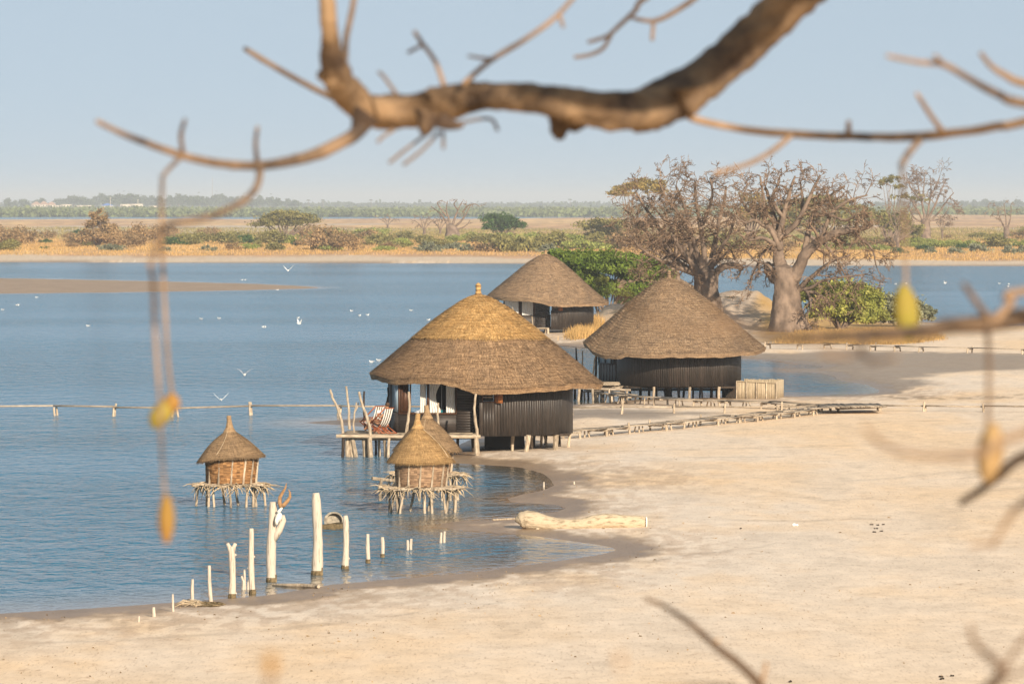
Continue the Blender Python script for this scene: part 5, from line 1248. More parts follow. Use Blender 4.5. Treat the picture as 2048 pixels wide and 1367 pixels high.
baobab('small upright bare baobab near the right edge of the far island', 2012, 1480, [(2014, 476, 7), (2013, 462, 5.5), (2012, 455, 5)],
  [([(2010, 458), (2004, 445), (1998, 430), (1996, 415)], 3, 1), ([(2013, 456), (2012, 440), (2010, 422), (2008, 406)], 3, 1), ([(2015, 456), (2020, 440), (2022, 425), (2022, 410)], 3, 1), ([(2008, 450), (2000, 440), (1992, 438)], 2.5, 1)], 56, 'bare baobabs on the far island', 2, 1.6, 2.2, 'bark_far', roots=False)
for i, (px, by, ty, hw, lab) in enumerate(((848, 472, 434, 20, 'small dead tree left of the twisted far baobab'), (775, 460, 432, 16, 'tiny dead tree far behind the bright green shrub'), (880, 470, 436, 16, 'small crooked dead tree touching the twisted far baobab on its left'), (1884, 478, 438, 12, 'small bare tree right of the tall fan-crowned baobab'), (1795, 500, 415, 22, 'gnarled leafless tree on the far shore, left of the tall fan-crowned baobab'))):
    D = G(px, by, 1.3).y
    baobab(lab, px, D, [(px, by, hw * .16), (px + 1, by - (by - ty) * .3, hw * .13)], [([(px, by - (by - ty) * .25), (px + s_ * hw * .4, by - (by - ty) * .6), (px + s_ * hw, ty + e)], hw * .09, 1.1) for s_, e in ((-1, 6), (-.4, 0), (.3, 2), (1, 5))], 60 + i, 'small dead trees on the far island', 2, 1.3, 1.8, 'bark_far', roots=False, name='dead_tree')

# leafy trees
def leafy(name, label, px, D, h_px, specs, material, seed, cat='tree', group=None, trunk=None, zb=None, size=.2, trunkmat='bark_far'):
    """specs: list of (px, py, half width px, half height px, leaves, clumps)"""
    r = np.random.default_rng(seed); lr = random.Random(seed); bx = lx(px, D); z0 = gz(bx, D) if zb is None else zb
    t = thing(name, (bx, D, z0), label, cat, group); k = D / F; parts = []
    for (cx_, cy, hw, hh, nl, cl) in specs:
        c_ = P(cx_, cy, D); v, f, tn = crown((hw * k, hw * k * .8, hh * k, 0), nl, size, cl, r, spread=.2)
        v = v + np.array([c_.x - bx, lr.uniform(-.5, .5), c_.z - z0]); parts.append((v, f, tn))
    v, f, tn = merge(parts); v[:, 2] = np.maximum(v[:, 2], .02); me_ = new_mesh('foliage', v, f, tn, material); link_mesh('foliage', me_, t)
    mb = MB()
    for (cx_, cy, hw, hh, nl, cl) in specs:
        for q in range(3 if D > 900 else 2):
            e = P(cx_ + lr.uniform(-.6, .6) * hw, cy + lr.uniform(-.3, .3) * hh, D); b0 = Vector((bx, D, z0 - .1)); m_ = b0.lerp(e, .5) + Vector((lr.gauss(0, .3), lr.gauss(0, .3), .1)); rr_ = (trunk or 3) * k
            mb.tube(spline([b0 + Vector((lr.uniform(-.1, .1), 0, 0)), m_, e], 4), [rr_ * (1 - .75 * i / 8) for i in range(9)], 6, .5)
    mb.build('trunk', trunkmat, t, True)
    return t
leafy('thorn_tree', 'bright green feathery thorn tree behind the far hut, spreading wide', 1215, 533, 0,
  [(1140, 520, 48, 17, 6000, 40), (1190, 530, 52, 26, 9000, 60), (1240, 535, 55, 28, 10000, 64), (1290, 545, 48, 26, 8000, 50), (1195, 572, 36, 20, 4500, 36), (1165, 555, 34, 24, 4500, 30), (1320, 535, 20, 16, 1800, 16), (1235, 588, 44, 12, 2600, 30), (1280, 580, 34, 16, 2600, 26)], 'leaf_acacia', 71, size=.19, trunk=2)
leafy('acacia_tree', 'flat-topped acacia with yellow-green umbrella crown, left behind the giant baobabs', 1262, 1230, 0, [(1242, 387, 24, 9, 1300, 20), (1262, 377, 34, 10, 1900, 28), (1292, 371, 36, 12, 2200, 30), (1318, 382, 24, 12, 900, 14)], 'leaf_yellow', 72, size=.28, trunk=1.4)
leafy('acacia_tree', 'dome-shaped acacia standing out on the far island, left half of the photo', 570, 1450, 0, [(570, 434, 44, 14, 3200, 40), (540, 446, 34, 11, 1500, 24), (606, 444, 30, 14, 1800, 24), (575, 448, 40, 10, 900, 20)], 'leaf_olive', 73, size=.38, trunk=2.5)
leafy('round_tree', 'dense rounded dark green tree beside the bare baobab on the far island', 1006, 1400, 0, [(1000, 446, 34, 17, 3200, 36), (1022, 452, 28, 13, 1800, 20), (985, 456, 22, 10, 900, 14)], 'leaf_deep', 74, size=.36, trunk=2)
leafy('conical_tree', 'tall tapering rusty-brown bush tree with greenish tip, far left shore', 195, 1200, 0, [(198, 436, 16, 18, 900, 14), (196, 458, 32, 20, 2200, 26), (202, 478, 44, 16, 2200, 26)], 'leaf_dry', 75, size=.32, trunk=2)
leafy('slim_tree', 'slim tree with a small tufted crown, left of the tall fan-crowned baobab', 1778, 1330, 0, [(1770, 366, 14, 11, 420, 14), (1788, 361, 17, 11, 520, 16), (1800, 374, 12, 9, 260, 10), (1798, 394, 18, 8, 300, 10), (1835, 398, 22, 8, 320, 10)], 'leaf_olive', 76, size=.28, trunk=1.1)
leafy('spreading_tree', 'spreading olive tree directly behind the biggest baobab crown', 1660, 1240, 0, [(1600, 425, 40, 24, 2400, 26), (1650, 408, 50, 18, 2400, 26), (1700, 430, 44, 22, 2400, 26), (1650, 450, 70, 20, 2400, 30), (1560, 445, 30, 20, 1200, 18)], 'leaf_olive', 77, size=.34, trunk=4)
leafy('spreading_tree', 'brown-green tree thicket between the biggest baobab and the slim tree', 1780, 1240, 0, [(1755, 445, 34, 24, 2200, 26), (1795, 450, 28, 22, 1800, 22), (1822, 460, 24, 18, 1200, 18)], 'leaf_olive', 78, size=.34, trunk=3)
leafy('spreading_tree', 'broad olive bush tree left of the left giant baobab, on the far island', 1240, 1260, 0, [(1190, 452, 34, 14, 1500, 20), (1240, 462, 50, 24, 3600, 36), (1210, 475, 44, 16, 2000, 26), (1275, 478, 26, 16, 1000, 14)], 'leaf_olive', 79, size=.34, trunk=3)
leafy('spreading_tree', 'olive tree showing between the two giant baobabs', 1500, 1280, 0, [(1500, 400, 30, 14, 1000, 14), (1510, 430, 36, 24, 1800, 24)], 'leaf_yellow', 80, size=.34, trunk=3)
# near bushes right of the giant baobab
leafy('leafy_bush', 'large light green bush right of the biggest baobab trunk', 1680, 478, 0,
  [(1640, 592, 40, 28, 4500, 40), (1690, 598, 52, 32, 7500, 60), (1728, 606, 40, 30, 5000, 40), (1660, 622, 44, 24, 4500, 40), (1715, 632, 50, 22, 5500, 44)], 'leaf_bush', 81, 'bush', size=.2, trunk=3)
leafy('leafy_bush', 'grey-green bush right beside the large light green one, behind the hanging pod', 1800, 490, 0, [(1785, 615, 34, 30, 3200, 30), (1815, 622, 36, 26, 3200, 30), (1850, 632, 24, 16, 1200, 14), (1790, 640, 50, 14, 2000, 20)], 'leaf_greygreen', 82, 'bush', size=.2, trunk=3)
leafy('small_shrub', 'little bright green shrub on the shell mound between the giant baobabs', 1457, 0 or 497, 0, [(1457, 604, 17, 9, 900, 14)], 'grass_green', 83, 'shrub', size=.16, trunk=1.2)
leafy('small_shrub', 'green shrub at the foot of the fourth hut beyond the mound', 1250, 548, 0, [(1252, 606, 16, 9, 700, 12)], 'leaf_deep', 84, 'shrub', size=.18, trunk=1.2, zb=None)
leafy('young_tree', 'thin young tree with sparse leaves at the right edge of the far hut', 1196, 500, 0, [(1200, 590, 14, 18, 420, 12), (1204, 565, 16, 14, 420, 10)], 'leaf_bush', 85, 'tree', size=.18, trunk=1.6)

# grass: blades in tufts
def tuft_mesh(name, material, n_, h_, spread, seed, wid=.02):
    r = np.random.default_rng(seed); x = r.normal(size=n_) * spread; y = r.normal(size=n_) * spread; th = r.uniform(0, 6.283, n_); hh = h_ * r.uniform(.5, 1.1, n_); ln = hh * r.uniform(.05, .5, n_)
    dx, dy_ = np.cos(th), np.sin(th); B = np.stack([x, y, np.zeros(n_)], -1); T = np.stack([x + dx * ln, y + dy_ * ln, hh], -1); w_ = np.stack([-dy_, dx, np.zeros(n_)], -1) * wid
    V_ = np.stack([B - w_, B + w_, T], 1).reshape(-1, 3); return new_mesh(name, V_, np.arange(n_ * 3).reshape(-1, 3), r.random(n_), material)
def grass_field(name, label, pts_px, n_, h_, material, seed, wid=.02, gh_=None, blades=9, cl=.25, ml_=.8):
    r = np.random.default_rng(seed); xs = []; ys = []
    poly = np.array(pts_px, float); a = poly.min(0); b_ = poly.max(0)
    while len(xs) < n_:
        u = r.uniform(a[0], b_[0]); v = r.uniform(a[1], b_[1]); c_ = False; j = len(poly) - 1
        for i in range(len(poly)):
            if (poly[i][1] > v) != (poly[j][1] > v) and u < (poly[j][0] - poly[i][0]) * (v - poly[i][1]) / (poly[j][1] - poly[i][1]) + poly[i][0]: c_ = not c_
            j = i
        if c_: q = G(u, v, .3); xs.append(q.x); ys.append(q.y)
    X_ = np.repeat(np.array(xs), blades) + r.normal(size=n_ * blades) * cl; Y_ = np.repeat(np.array(ys), blades) + r.normal(size=n_ * blades) * cl
    Z_, L_ = terrain(X_, Y_)[:2]; ok = L_ > ml_ + r.normal(size=len(L_)) * ml_ * .15; X_, Y_, Z_ = X_[ok], Y_[ok], Z_[ok]; m_ = len(X_); th = r.uniform(0, 6.283, m_); hh = h_ * r.uniform(.35, 1.1, m_); ln = hh * r.uniform(.05, .7, m_)
    dx, dy_ = np.cos(th), np.sin(th); B = np.stack([X_, Y_, Z_], -1); T = np.stack([X_ + dx * ln, Y_ + dy_ * ln, Z_ + hh], -1); w_ = np.stack([-dy_, dx, 0 * dx], -1) * wid
    V_ = np.stack([B - w_, B + w_, T], 1).reshape(-1, 3); o = link_mesh(name, new_mesh(name, V_, np.arange(m_ * 3).reshape(-1, 3), r.random(m_), material)); tag(o, label, None, None, 'stuff'); return o
grass_field('dry_grass', 'dry golden grass round the baobabs and bushes', [(1590, 640), (1650, 660), (1760, 655), (1860, 662), (1880, 676), (1800, 686), (1640, 686), (1560, 684), (1600, 665)], 3800, .30, 'grass_gold', 91, .025, cl=.4)
grass_field('dry_grass', 'golden grass clump on the bank right of the far hut', [(1138, 668), (1165, 655), (1190, 648), (1205, 655), (1175, 672), (1145, 676)], 420, .8, 'grass_gold', 92, .025, cl=.3)
grass_field('dry_grass', 'golden grass and weeds along the far island shore', [(-60, 517), (-60, 480), (2150, 485), (2150, 526), (1400, 521), (1000, 518)], 15000, .5, 'grass_gold', 93, .05, cl=1.1, ml_=11)
grass_field('dry_grass', 'dry tawny grass over the middle of the far island', [(-60, 486), (-60, 462), (2150, 462), (2150, 490)], 8000, .8, 'grass_olive', 94, .1, cl=1.6)
# roots and dead branches on the mound
for q, (a, b_) in enumerate((((1475, 648), (1520, 640)), ((1500, 622), (1540, 628)), ((1485, 637), (1535, 634)), ((1505, 655), (1535, 660)), ((1520, 610), (1550, 616)), ((1190, 640), (1215, 628)))):
    pa, pb = GG(*a), GG(*b_); mb = MB(); mb.stick(pa + Vector((0, 0, .05)), pb + Vector((0, 0, .1)), .10, .05, 6, .06, 7, .2); tag(mb.build('fallen_branch', 'bark_far'), 'dead grey branch lying on the shell mound by the baobabs' if q < 5 else 'dark dead branch on the bank right of the far hut', 'branch', 'fallen branches on the mound' if q < 5 else None)

# shrubs of the far island: a few kinds, each shrub its own object
def shrub_kind(seed, hw, hh, material, n_leaf, size, cl, twig=0):
    r = np.random.default_rng(seed); v, f, t = crown((hw, hw * .8, hh * .62, hh * .42), n_leaf, size, cl, r, spread=.24, hollow=.3)
    me_ = new_mesh('shrub', v, f, t, material)
    return me_
KIND = {
 'olive': ('olive green shrub in the thicket of the far island', [shrub_kind(101, 2.6, 2.3, 'leaf_olive', 1500, .30, 26), shrub_kind(102, 3.4, 2.0, 'leaf_olive', 1800, .30, 30)]),
 'dry': ('dry rusty-brown leafless-looking shrub on the far island', [shrub_kind(103, 2.4, 2.2, 'leaf_dry', 1100, .26, 24), shrub_kind(104, 3.2, 2.6, 'leaf_dry', 1500, .26, 30)]),
 'bright': ('bright green low shrub on the far island', [shrub_kind(105, 2.6, 1.6, 'leaf_bright', 1300, .28, 24), shrub_kind(106, 3.6, 1.5, 'leaf_bright', 1500, .28, 26)]),
 'grey': ('small grey-green shrub near the waterline of the far shore', [shrub_kind(107, 1.3, 1.3, 'leaf_greygreen', 600, .2, 14), shrub_kind(108, 1.9, 1.5, 'leaf_greygreen', 800, .22, 16)]),
 'deep': ('dark green shrub on the far island', [shrub_kind(109, 2.4, 1.6, 'leaf_deep', 1200, .28, 22)]),
}
def put_shrub(kind, px, py, s=1.0, label=None):
    p = GG(px, py); lab, ms = KIND[kind]; me_ = rng.choice(ms); o = link_mesh('shrub', me_); o.location = (p.x, p.y, max(0.02, p.z - .1)); o.rotation_euler = (0, 0, rng.uniform(0, 6.28))
    o.scale = (s * rng.uniform(.85, 1.2), s * rng.uniform(.85, 1.2), s * rng.uniform(.8, 1.15)); tag(o, label or lab, 'shrub', None if label else {'olive': 'olive shrubs of the far island', 'dry': 'dry brown shrubs of the far island', 'bright': 'bright green shrubs of the far island', 'grey': 'grey-green shore shrubs', 'deep': 'dark green shrubs of the far island'}[kind])
S_ = [('dry', 15, 492, 1.6), ('dry', 45, 488, 1.3), ('dry', 100, 478, 1.0), ('deep', 92, 486, .7), ('dry', 0, 480, 1.5), ('dry', 170, 492, 1.2), ('dry', 215, 490, 1.5), ('deep', 155, 470, .9), ('dry', 235, 478, 1.4), ('dry', 255, 494, 1.2), ('dry', 285, 488, 1.5), ('dry', 310, 480, 1.4), ('deep', 345, 490, 1.2), ('olive', 370, 490, 1.2), ('dry', 335, 478, 1.3), ('olive', 400, 488, 1.1),
 ('dry', 420, 476, 1.2), ('olive', 445, 488, 1.1), ('deep', 485, 488, 1.1), ('olive', 475, 480, 1.2), ('bright', 510, 486, 1.1), ('olive', 545, 488, 1.2), ('bright', 575, 488, 1.2), ('deep', 600, 492, 1.0), ('olive', 640, 480, 1.5), ('dry', 620, 478, 1.3), ('dry', 650, 500, 1.6), ('olive', 680, 492, 1.5), ('dry', 690, 502, 1.4), ('olive', 660, 470, 1.3), ('dry', 715, 490, 1.3),
 ('bright', 740, 470, 1.5), ('bright', 755, 465, 1.2), ('olive', 760, 490, 1.2), ('bright', 790, 488, 1.1), ('olive', 810, 480, 1.1), ('dry', 735, 482, 1.3), ('bright', 805, 494, 1.0), ('olive', 850, 490, 1.0), ('grey', 860, 505, 1.6), ('grey', 880, 510, 1.8), ('grey', 905, 512, 1.6), ('grey', 930, 508, 1.7), ('deep', 915, 514, .7), ('grey', 965, 512, 1.6), ('grey', 845, 514, 1.4), ('olive', 870, 496, 1.0),
 ('bright', 910, 484, 1.0), ('bright', 945, 480, 1.2), ('olive', 960, 485, 1.1), ('bright', 990, 482, 1.3), ('bright', 1030, 482, 1.4), ('bright', 1065, 484, 1.4), ('olive', 1000, 500, 1.5), ('dry', 985, 508, 1.4), ('olive', 1035, 506, 1.6), ('dry', 1060, 512, 1.4), ('olive', 1080, 500, 1.4), ('grey', 1010, 514, 1.4), ('grey', 1095, 506, 1.5), ('bright', 1110, 486, 1.5), ('bright', 1145, 490, 1.5), ('olive', 1120, 498, 1.4), ('bright', 1170, 500, 1.3),
 ('olive', 1200, 496, 1.4), ('dry', 1250, 500, 1.4), ('olive', 1290, 496, 1.4), ('dry', 1330, 502, 1.4), ('dry', 1380, 498, 1.3), ('olive', 1430, 498, 1.2), ('bright', 1470, 500, 1.0), ('olive', 1520, 498, 1.2), ('dry', 1560, 500, 1.1), ('bright', 1640, 500, 1.0), ('olive', 1680, 495, 1.1), ('deep', 1700, 498, .9), ('olive', 1740, 498, 1.3), ('dry', 1770, 500, 1.4), ('deep', 1798, 508, .7),
 ('bright', 1830, 494, 1.2), ('bright', 1855, 490, 1.1), ('bright', 1880, 496, 1.2), ('bright', 1900, 492, 1.0), ('deep', 1925, 498, .7), ('bright', 1940, 495, 1.0), ('olive', 1995, 496, 1.5), ('olive', 1958, 476, .9), ('deep', 2015, 494, 1.2), ('grey', 1955, 505, 1.2), ('grey', 2020, 508, 1.2), ('grey', 2045, 507, 1.2), ('olive', 2060, 470, 1.3), ('dry', 2040, 480, 1.3), ('grey', 1910, 507, .9), ('grey', 1860, 506, .9), ('deep', 1850, 500, .8),
 ('grey', 160, 508, 1.0), ('grey', 180, 509, 1.0), ('grey', 200, 512, .9), ('grey', 230, 505, 1.0), ('grey', 255, 508, 1.0), ('grey', 290, 508, 1.0), ('grey', 330, 505, 1.1), ('grey', 410, 508, 1.3), ('grey', 425, 507, 1.1), ('deep', 85, 505, .7), ('deep', 110, 505, .6), ('grey', 600, 512, .8), ('grey', 700, 514, .9)]
for k_, a, b_, s_ in S_: put_shrub(k_, a, b_, s_ * .95)
lr = random.Random(77)
for _ in range(110):
    a = lr.uniform(-40, 2090); b_ = 472 + 30 * lr.random(); kd = lr.choices(['olive', 'dry', 'bright', 'grey'], [3, 4 if a < 750 else 1.5, 3 if a > 600 else .6, 1])[0]; put_shrub(kd, a, b_, lr.uniform(.45, .9))
#@@PART5
# ------------------------------------------------------------------ far shore: mangrove, village, trees on the horizon
r = np.random.default_rng(200)
def mangrove(name, label, D0, D1, n_cl, hgt, material, seed, size, halfw=.105, per=26):
    r = np.random.default_rng(seed); D = D0 + (D1 - D0) * r.random(n_cl) ** 1.5; x = r.uniform(-halfw, halfw, n_cl) * D
    hh = hgt * (.5 + .8 * fbm(x * .006, D * .002, seed, 3)) * r.uniform(.7, 1.15, n_cl); w_ = r.uniform(3, 8, n_cl)
    C = np.repeat(np.stack([x, D, hh * .55], -1), per, 0) + r.normal(size=(n_cl * per, 3)) * np.repeat(np.stack([w_ * .5, w_ * .5, hh * .26], -1), per, 0)
    C[:, 2] = np.clip(C[:, 2], .2, None); tn = np.clip(np.repeat(r.uniform(.2, .8, n_cl), per) + r.normal(size=n_cl * per) * .15, 0, 1)
    v, f, t_ = leaf_quads(C, size, 1.3, tn, r); o = link_mesh(name, new_mesh(name, v, f, t_, material)); tag(o, label, None, None, 'stuff'); return o
mangrove('mangrove', 'green mangrove belt along the far channel', 4150, 5600, 3600, 4.6, 'leaf_mangrove', 201, 2.4)
mangrove('mangrove', 'second mangrove belt merging into the haze', 5600, 6600, 1500, 5.0, 'leaf_mangrove', 203, 3.0)
def far_tree_mesh(seed, hw, hh, zc):
    r = np.random.default_rng(seed); v, f, t_ = crown((hw, hw * .8, hh, zc), 900, 1.6, 26, r, spread=.25, hollow=.3); return v, f, t_
FT = []
for q, (hw, hh, zc) in enumerate(((9, 6, 9), (7, 7, 10), (12, 6, 8), (6, 5, 7))):
    v, f, t_ = far_tree_mesh(210 + q, hw, hh, zc); t = thing('leafy_tree', (0, 0, 0), '', 'tree'); cm = link_mesh('crown', new_mesh('crown', v, f, t_, 'leaf_far'), t)
    mb = MB(); mb.tube([(0, 0, -1), (.2, 0, zc * .6), (0, .2, zc)], [.9, .7, .4], 6, .5); mb.build('trunk', 'bark_far', t); FT.append(t)
used = [False] * 4
def put_tree(px, top, D, lab, grp, zb=1.0):
    q = lr.randrange(4); zt = CAMZ + (404 - top) / F * D; base_h = [15.5, 17.5, 14.5, 12.5][q]; s_ = max(.35, (zt - zb) / base_h); x = lx(px, D)
    if not used[q]: o = FT[q]; used[q] = True; o.location = (x, D, zb); o.scale = (s_ * lr.uniform(.8, 1.2), s_, s_); o.rotation_euler = (0, 0, lr.uniform(0, 6))
    else: o = dup(FT[q], (x, D, zb), lr.uniform(0, 6), (s_ * lr.uniform(.8, 1.2), s_, s_))
    o['label'] = lab; o['group'] = grp
lr = random.Random(99)
for px, top in ((15, 396), (48, 398), (75, 399), (85, 396), (30, 400), (130, 396), (148, 391), (165, 393), (120, 397), (180, 398), (205, 387), (190, 393), (220, 392), (235, 390), (250, 391), (262, 388), (275, 390), (290, 391), (305, 391), (318, 392), (340, 391), (358, 388), (372, 390), (385, 392), (400, 393), (415, 394), (432, 391), (445, 388), (460, 392), (475, 393), (490, 394), (505, 396), (520, 391), (540, 395), (556, 397), (575, 398), (590, 400)):
    put_tree(px, top + 1, lr.uniform(6900, 7700), 'hazy broad tree behind the houses on the far left shore', 'trees behind the far village')
for px, top in ((1900, 402), (1925, 401), (1948, 400), (1970, 399), (1988, 401), (2010, 402), (2035, 400), (2060, 402), (1880, 404), (1750, 403), (1775, 402), (1800, 402), (1730, 405), (1690, 406)):
    put_tree(px, top, lr.uniform(7300, 8200), 'hazy tree on the far right horizon', 'trees on the right horizon')
mangrove('horizon_wood', 'blue hazy wood along the horizon', 9000, 10500, 1500, 8.6, 'leaf_far', 220, 5.0, .1, 22)
for px in (617, 646, 742, 1140):
    D = 8600; x = lx(px, D); t = thing('palm_tree', (x, D, 0), 'tiny palm rising above the hazy horizon wood', 'palm', 'palms on the horizon'); ht = 13.5 + lr.uniform(-1, 2); mb = MB(); mb.tube([(x, D, -.5), (x + .4, D, ht * .5), (x, D, ht)], [.5, .4, .35], 5, .5); mb.build('trunk', 'bark_far', t); mb = MB()
    for q in range(14):
        th = 6.283 * q / 14; d = Vector((math.cos(th), math.sin(th), 0)); mb.tube([Vector((x, D, ht)), Vector((x, D, ht + 1.2)) + d * 1.8, Vector((x, D, ht - .6)) + d * 3.6], [.4, .5, .1], 3, .5)
    mb.build('crown', 'leaf_far', t)
def house(name, label, x0, x1, ytop, ybot, D, roof=None, storeys=1, wins=4, group=None, blue=False):
    xa, xb = lx(x0, D), lx(x1, D); zt = CAMZ + (404 - ytop) / F * D; zb = .8; w_ = xb - xa; t = thing(name, ((xa + xb) / 2, D, zb), label, 'house', group)
    mb = MB(); rh = .32 * (zt - zb) if roof else 0; mb.box(((xa + xb) / 2, D, (zb + zt - rh) / 2), (w_, 9, zt - rh - zb), 0, .5); mb.build('wall', 'house_wall', t)
    if roof:
        mb = MB(); zr = zt - rh; cx_ = (xa + xb) / 2; v = [(xa - .6, D - 5.1, zr), (xb + .6, D - 5.1, zr), (xb + .6, D + 5.1, zr), (xa - .6, D + 5.1, zr), (cx_ - w_ * .08, D, zt), (cx_ + w_ * .08, D, zt)]
        mb.add(v, [(0, 1, 5, 4), (1, 2, 5), (2, 3, 4, 5), (3, 0, 4), (3, 2, 1, 0)], .5); mb.build('roof', 'blue_roof' if blue else 'house_roof', t)
    else:
        mb = MB(); mb.box(((xa + xb) / 2, D, zt + .12), (w_ + .6, 9.6, .25), 0, .5); mb.build('roof', 'house_wall', t)
    zt2 = zt - rh
    for s_ in range(storeys):
        for q in range(wins):
            zc = zb + (zt2 - zb) * (s_ + .55) / storeys; mb = MB(); mb.box((xa + w_ * (q + .5) / wins, D - 4.52, zc), (w_ / wins * .4, .08, (zt2 - zb) / storeys * .42), 0, .5); mb.build('window', 'window_and_shade_dark', t)
house('villa', 'pale two-storey villa with brown hip roof, left one of the three joined villas', 64, 82, 403, 417, 6700, True, 2, 3)
house('villa', 'middle villa of the three with brown hip roofs on the far shore', 79, 97, 402.5, 417, 6720, True, 2, 3)
house('villa', 'right villa of the three with brown hip roofs on the far shore', 95, 112, 403.5, 417, 6690, True, 2, 3)
house('block_house', 'flat-roofed two-storey pale house right of the villas', 122, 144, 409, 418, 6650, None, 2, 4)
house('low_house', 'low pale building left of the blue roof', 150, 184, 411, 419, 6650, None, 1, 6)
house('low_house', 'low building with a bright blue roof on the far shore', 203, 227, 406.5, 417, 6700, True, 1, 4, None, True)
house('low_house', 'low pale house with two dark openings, right of the blue roof', 241, 261, 408.5, 417, 6650, None, 1, 3)
house('low_house', 'longest low cream building on the far shore, rightmost but one', 262, 286, 408, 416, 6680, None, 1, 4)
house('low_house', 'small cream house low among the trees, rightmost of the village', 298, 314, 412, 416, 6700, None, 1, 2)
house('low_house', 'narrow cream house touching the right villa', 112, 121, 411, 417, 6690, None, 1, 2)
for px, top, D, lab in ((425, 356, 7600, 'tall thin lattice radio mast above the far trees'), (221, 395, 6650, 'pale pole standing by the blue roof'), (276, 399, 6650, 'short pale pole by the long cream building')):
    x = lx(px, D); zt = CAMZ + (404 - top) / F * D; t = thing('radio_mast' if px == 425 else 'pole', (x, D, 0), lab, 'mast' if px == 425 else 'pole'); wq = .45 if px == 425 else 0
    if wq:
        for a, b_ in ((-1, -1), (1, -1), (0, 1)): mb = MB(); mb.tube([(x + a * wq * 1.6, D + b_ * wq, 0), (x + a * wq * .6, D + b_ * wq * .4, zt)], .16, 5, .5); mb.build('leg', 'metal_grey', t)
        mb = MB(); n_ = 22
        for q in range(n_): z = zt * q / n_; u = 1.6 - q / n_; sgn = 1 if q % 2 else -1; mb.tube([(x - sgn * wq * u, D - wq * .8, z), (x + sgn * wq * (u - .05), D - wq * .8, z + zt / n_)], .09, 4, .5)
        mb.build('lattice', 'metal_grey', t)
    else: mb = MB(); mb.tube([(x, D, 0), (x, D, zt)], [.35, .3], 6, .5); mb.build('shaft', 'house_wall', t); mb = MB(); mb.box((x, D, zt), (1.6, .2, .2), 0, .5); mb.build('cap', 'house_wall', t)

# ------------------------------------------------------------------ the tree the photo is taken through
ft = thing('foreground_baobab', (6.2, 19, 0), 'out-of-focus baobab in the foreground, thick limb arching across the top with hanging seed pods', 'tree')
lr = random.Random(300)
def bark_tube(name, pts, rad, material, sides=18, rough=.06, jit=.02, sub=5):
    pts = [Vector(p) for p in pts]; q = spline(pts, sub); n = len(q); R__ = []
    for i in range(n):
        u = min(i / sub, len(pts) - 1.0001); a = int(u); f = u - a; R__.append(rad[a] + (rad[min(a + 1, len(rad) - 1)] - rad[a]) * f)
    vs = []; prev = None
    for i in range(n):
        d = (q[min(i + 1, n - 1)] - q[max(i - 1, 0)]).normalized(); a = (prev - d * prev.dot(d)) if prev is not None else Vector((.1, .9, .3)).cross(d); a.normalize(); prev = a; b_ = d.cross(a)
        for k in range(sides):
            th = 6.28318 * k / sides; nn_ = a * math.cos(th) + b_ * math.sin(th); r_ = R__[i]
            e = r_ * (1 + rough * 1.6 * mnoise.noise(q[i] * 7 + nn_ * 1.2) + rough * mnoise.noise(q[i] * 22 + nn_ * 3) + lr.uniform(-jit, jit)); vs.append(q[i] + nn_ * e)
    fs = [(i * sides + k, i * sides + (k + 1) % sides, (i + 1) * sides + (k + 1) % sides, (i + 1) * sides + k) for i in range(n - 1) for k in range(sides)] + [tuple(range(sides))[::-1], tuple((n - 1) * sides + k for k in range(sides))]
    mb = MB(); mb.add(vs, fs, .5); return mb.build(name, material, ft, True)
def pxpath(l, D): return [P(a[0], a[1], a[2] if len(a) > 2 and a[2] else D) for a in l]
tz = [(6.2, 19, -.3), (6.15, 19, 2), (6.25, 19, 5), (6.1, 19.2, 8.5), (6.0, 19.4, 11.0), (5.8, 19.6, 12.6)]
bark_tube('trunk', tz, [1.15, .95, .82, .75, .62, .45], 'bark_near', 28, .1)
ML = [(-2, -2)]
limbpts = [((5.9, 19.4, 11.2), .34), ((4.3, 20.2, 12.3), .26), ((2.6, 20.8, 12.3), .17)]
main = [(1700, -130, 50), (1640, -60, 48), (1575, 8, 46), (1510, 72, 46), (1450, 122, 42), (1400, 163, 42), (1350, 195, 44), (1295, 218, 45), (1240, 222, 38), (1180, 213, 34), (1120, 204, 33), (1060, 196, 29), (1000, 192, 27), (940, 195, 30), (880, 208, 36), (835, 220, 36), (780, 222, 34), (735, 218, 30), (700, 192, 29), (676, 158, 30), (664, 118, 23), (659, 62, 17), (653, 5, 16), (646, -60, 15)]
D0 = 20.5
bark_tube('limb', [p for p, _ in limbpts] + [P(a, b_, D0 + .3 * math.sin(i * .5)) for i, (a, b_, _) in enumerate(main)], [r_ for _, r_ in limbpts] + [w_ * D0 / F for _, _, w_ in main], 'bark_limb', 30, .15, .03)
for l, ra in (([(1130, 215), (1124, 245), (1120, 262), (1122, 280)], [26, 30, 20, 7]), ([(1300, 215), (1290, 240), (1275, 256)], [34, 26, 10]), ([(1380, 175), (1385, 210), (1392, 228)], [40, 24, 6]), ([(860, 225), (852, 255), (848, 270)], [30, 18, 6]), ([(880, 240), (905, 250), (928, 250)], [18, 12, 4]),
    ([(735, 225), (722, 245), (716, 262)], [30, 22, 12]), ([(676, 160), (652, 152), (634, 150)], [26, 16, 6]), ([(1170, 235), (1150, 255), (1142, 262)], [16, 10, 4])):
    bark_tube('bark_knob', pxpath(l, D0 - .08), [q * D0 / F for q in ra], 'bark_limb', 14, .16, .04, 4)
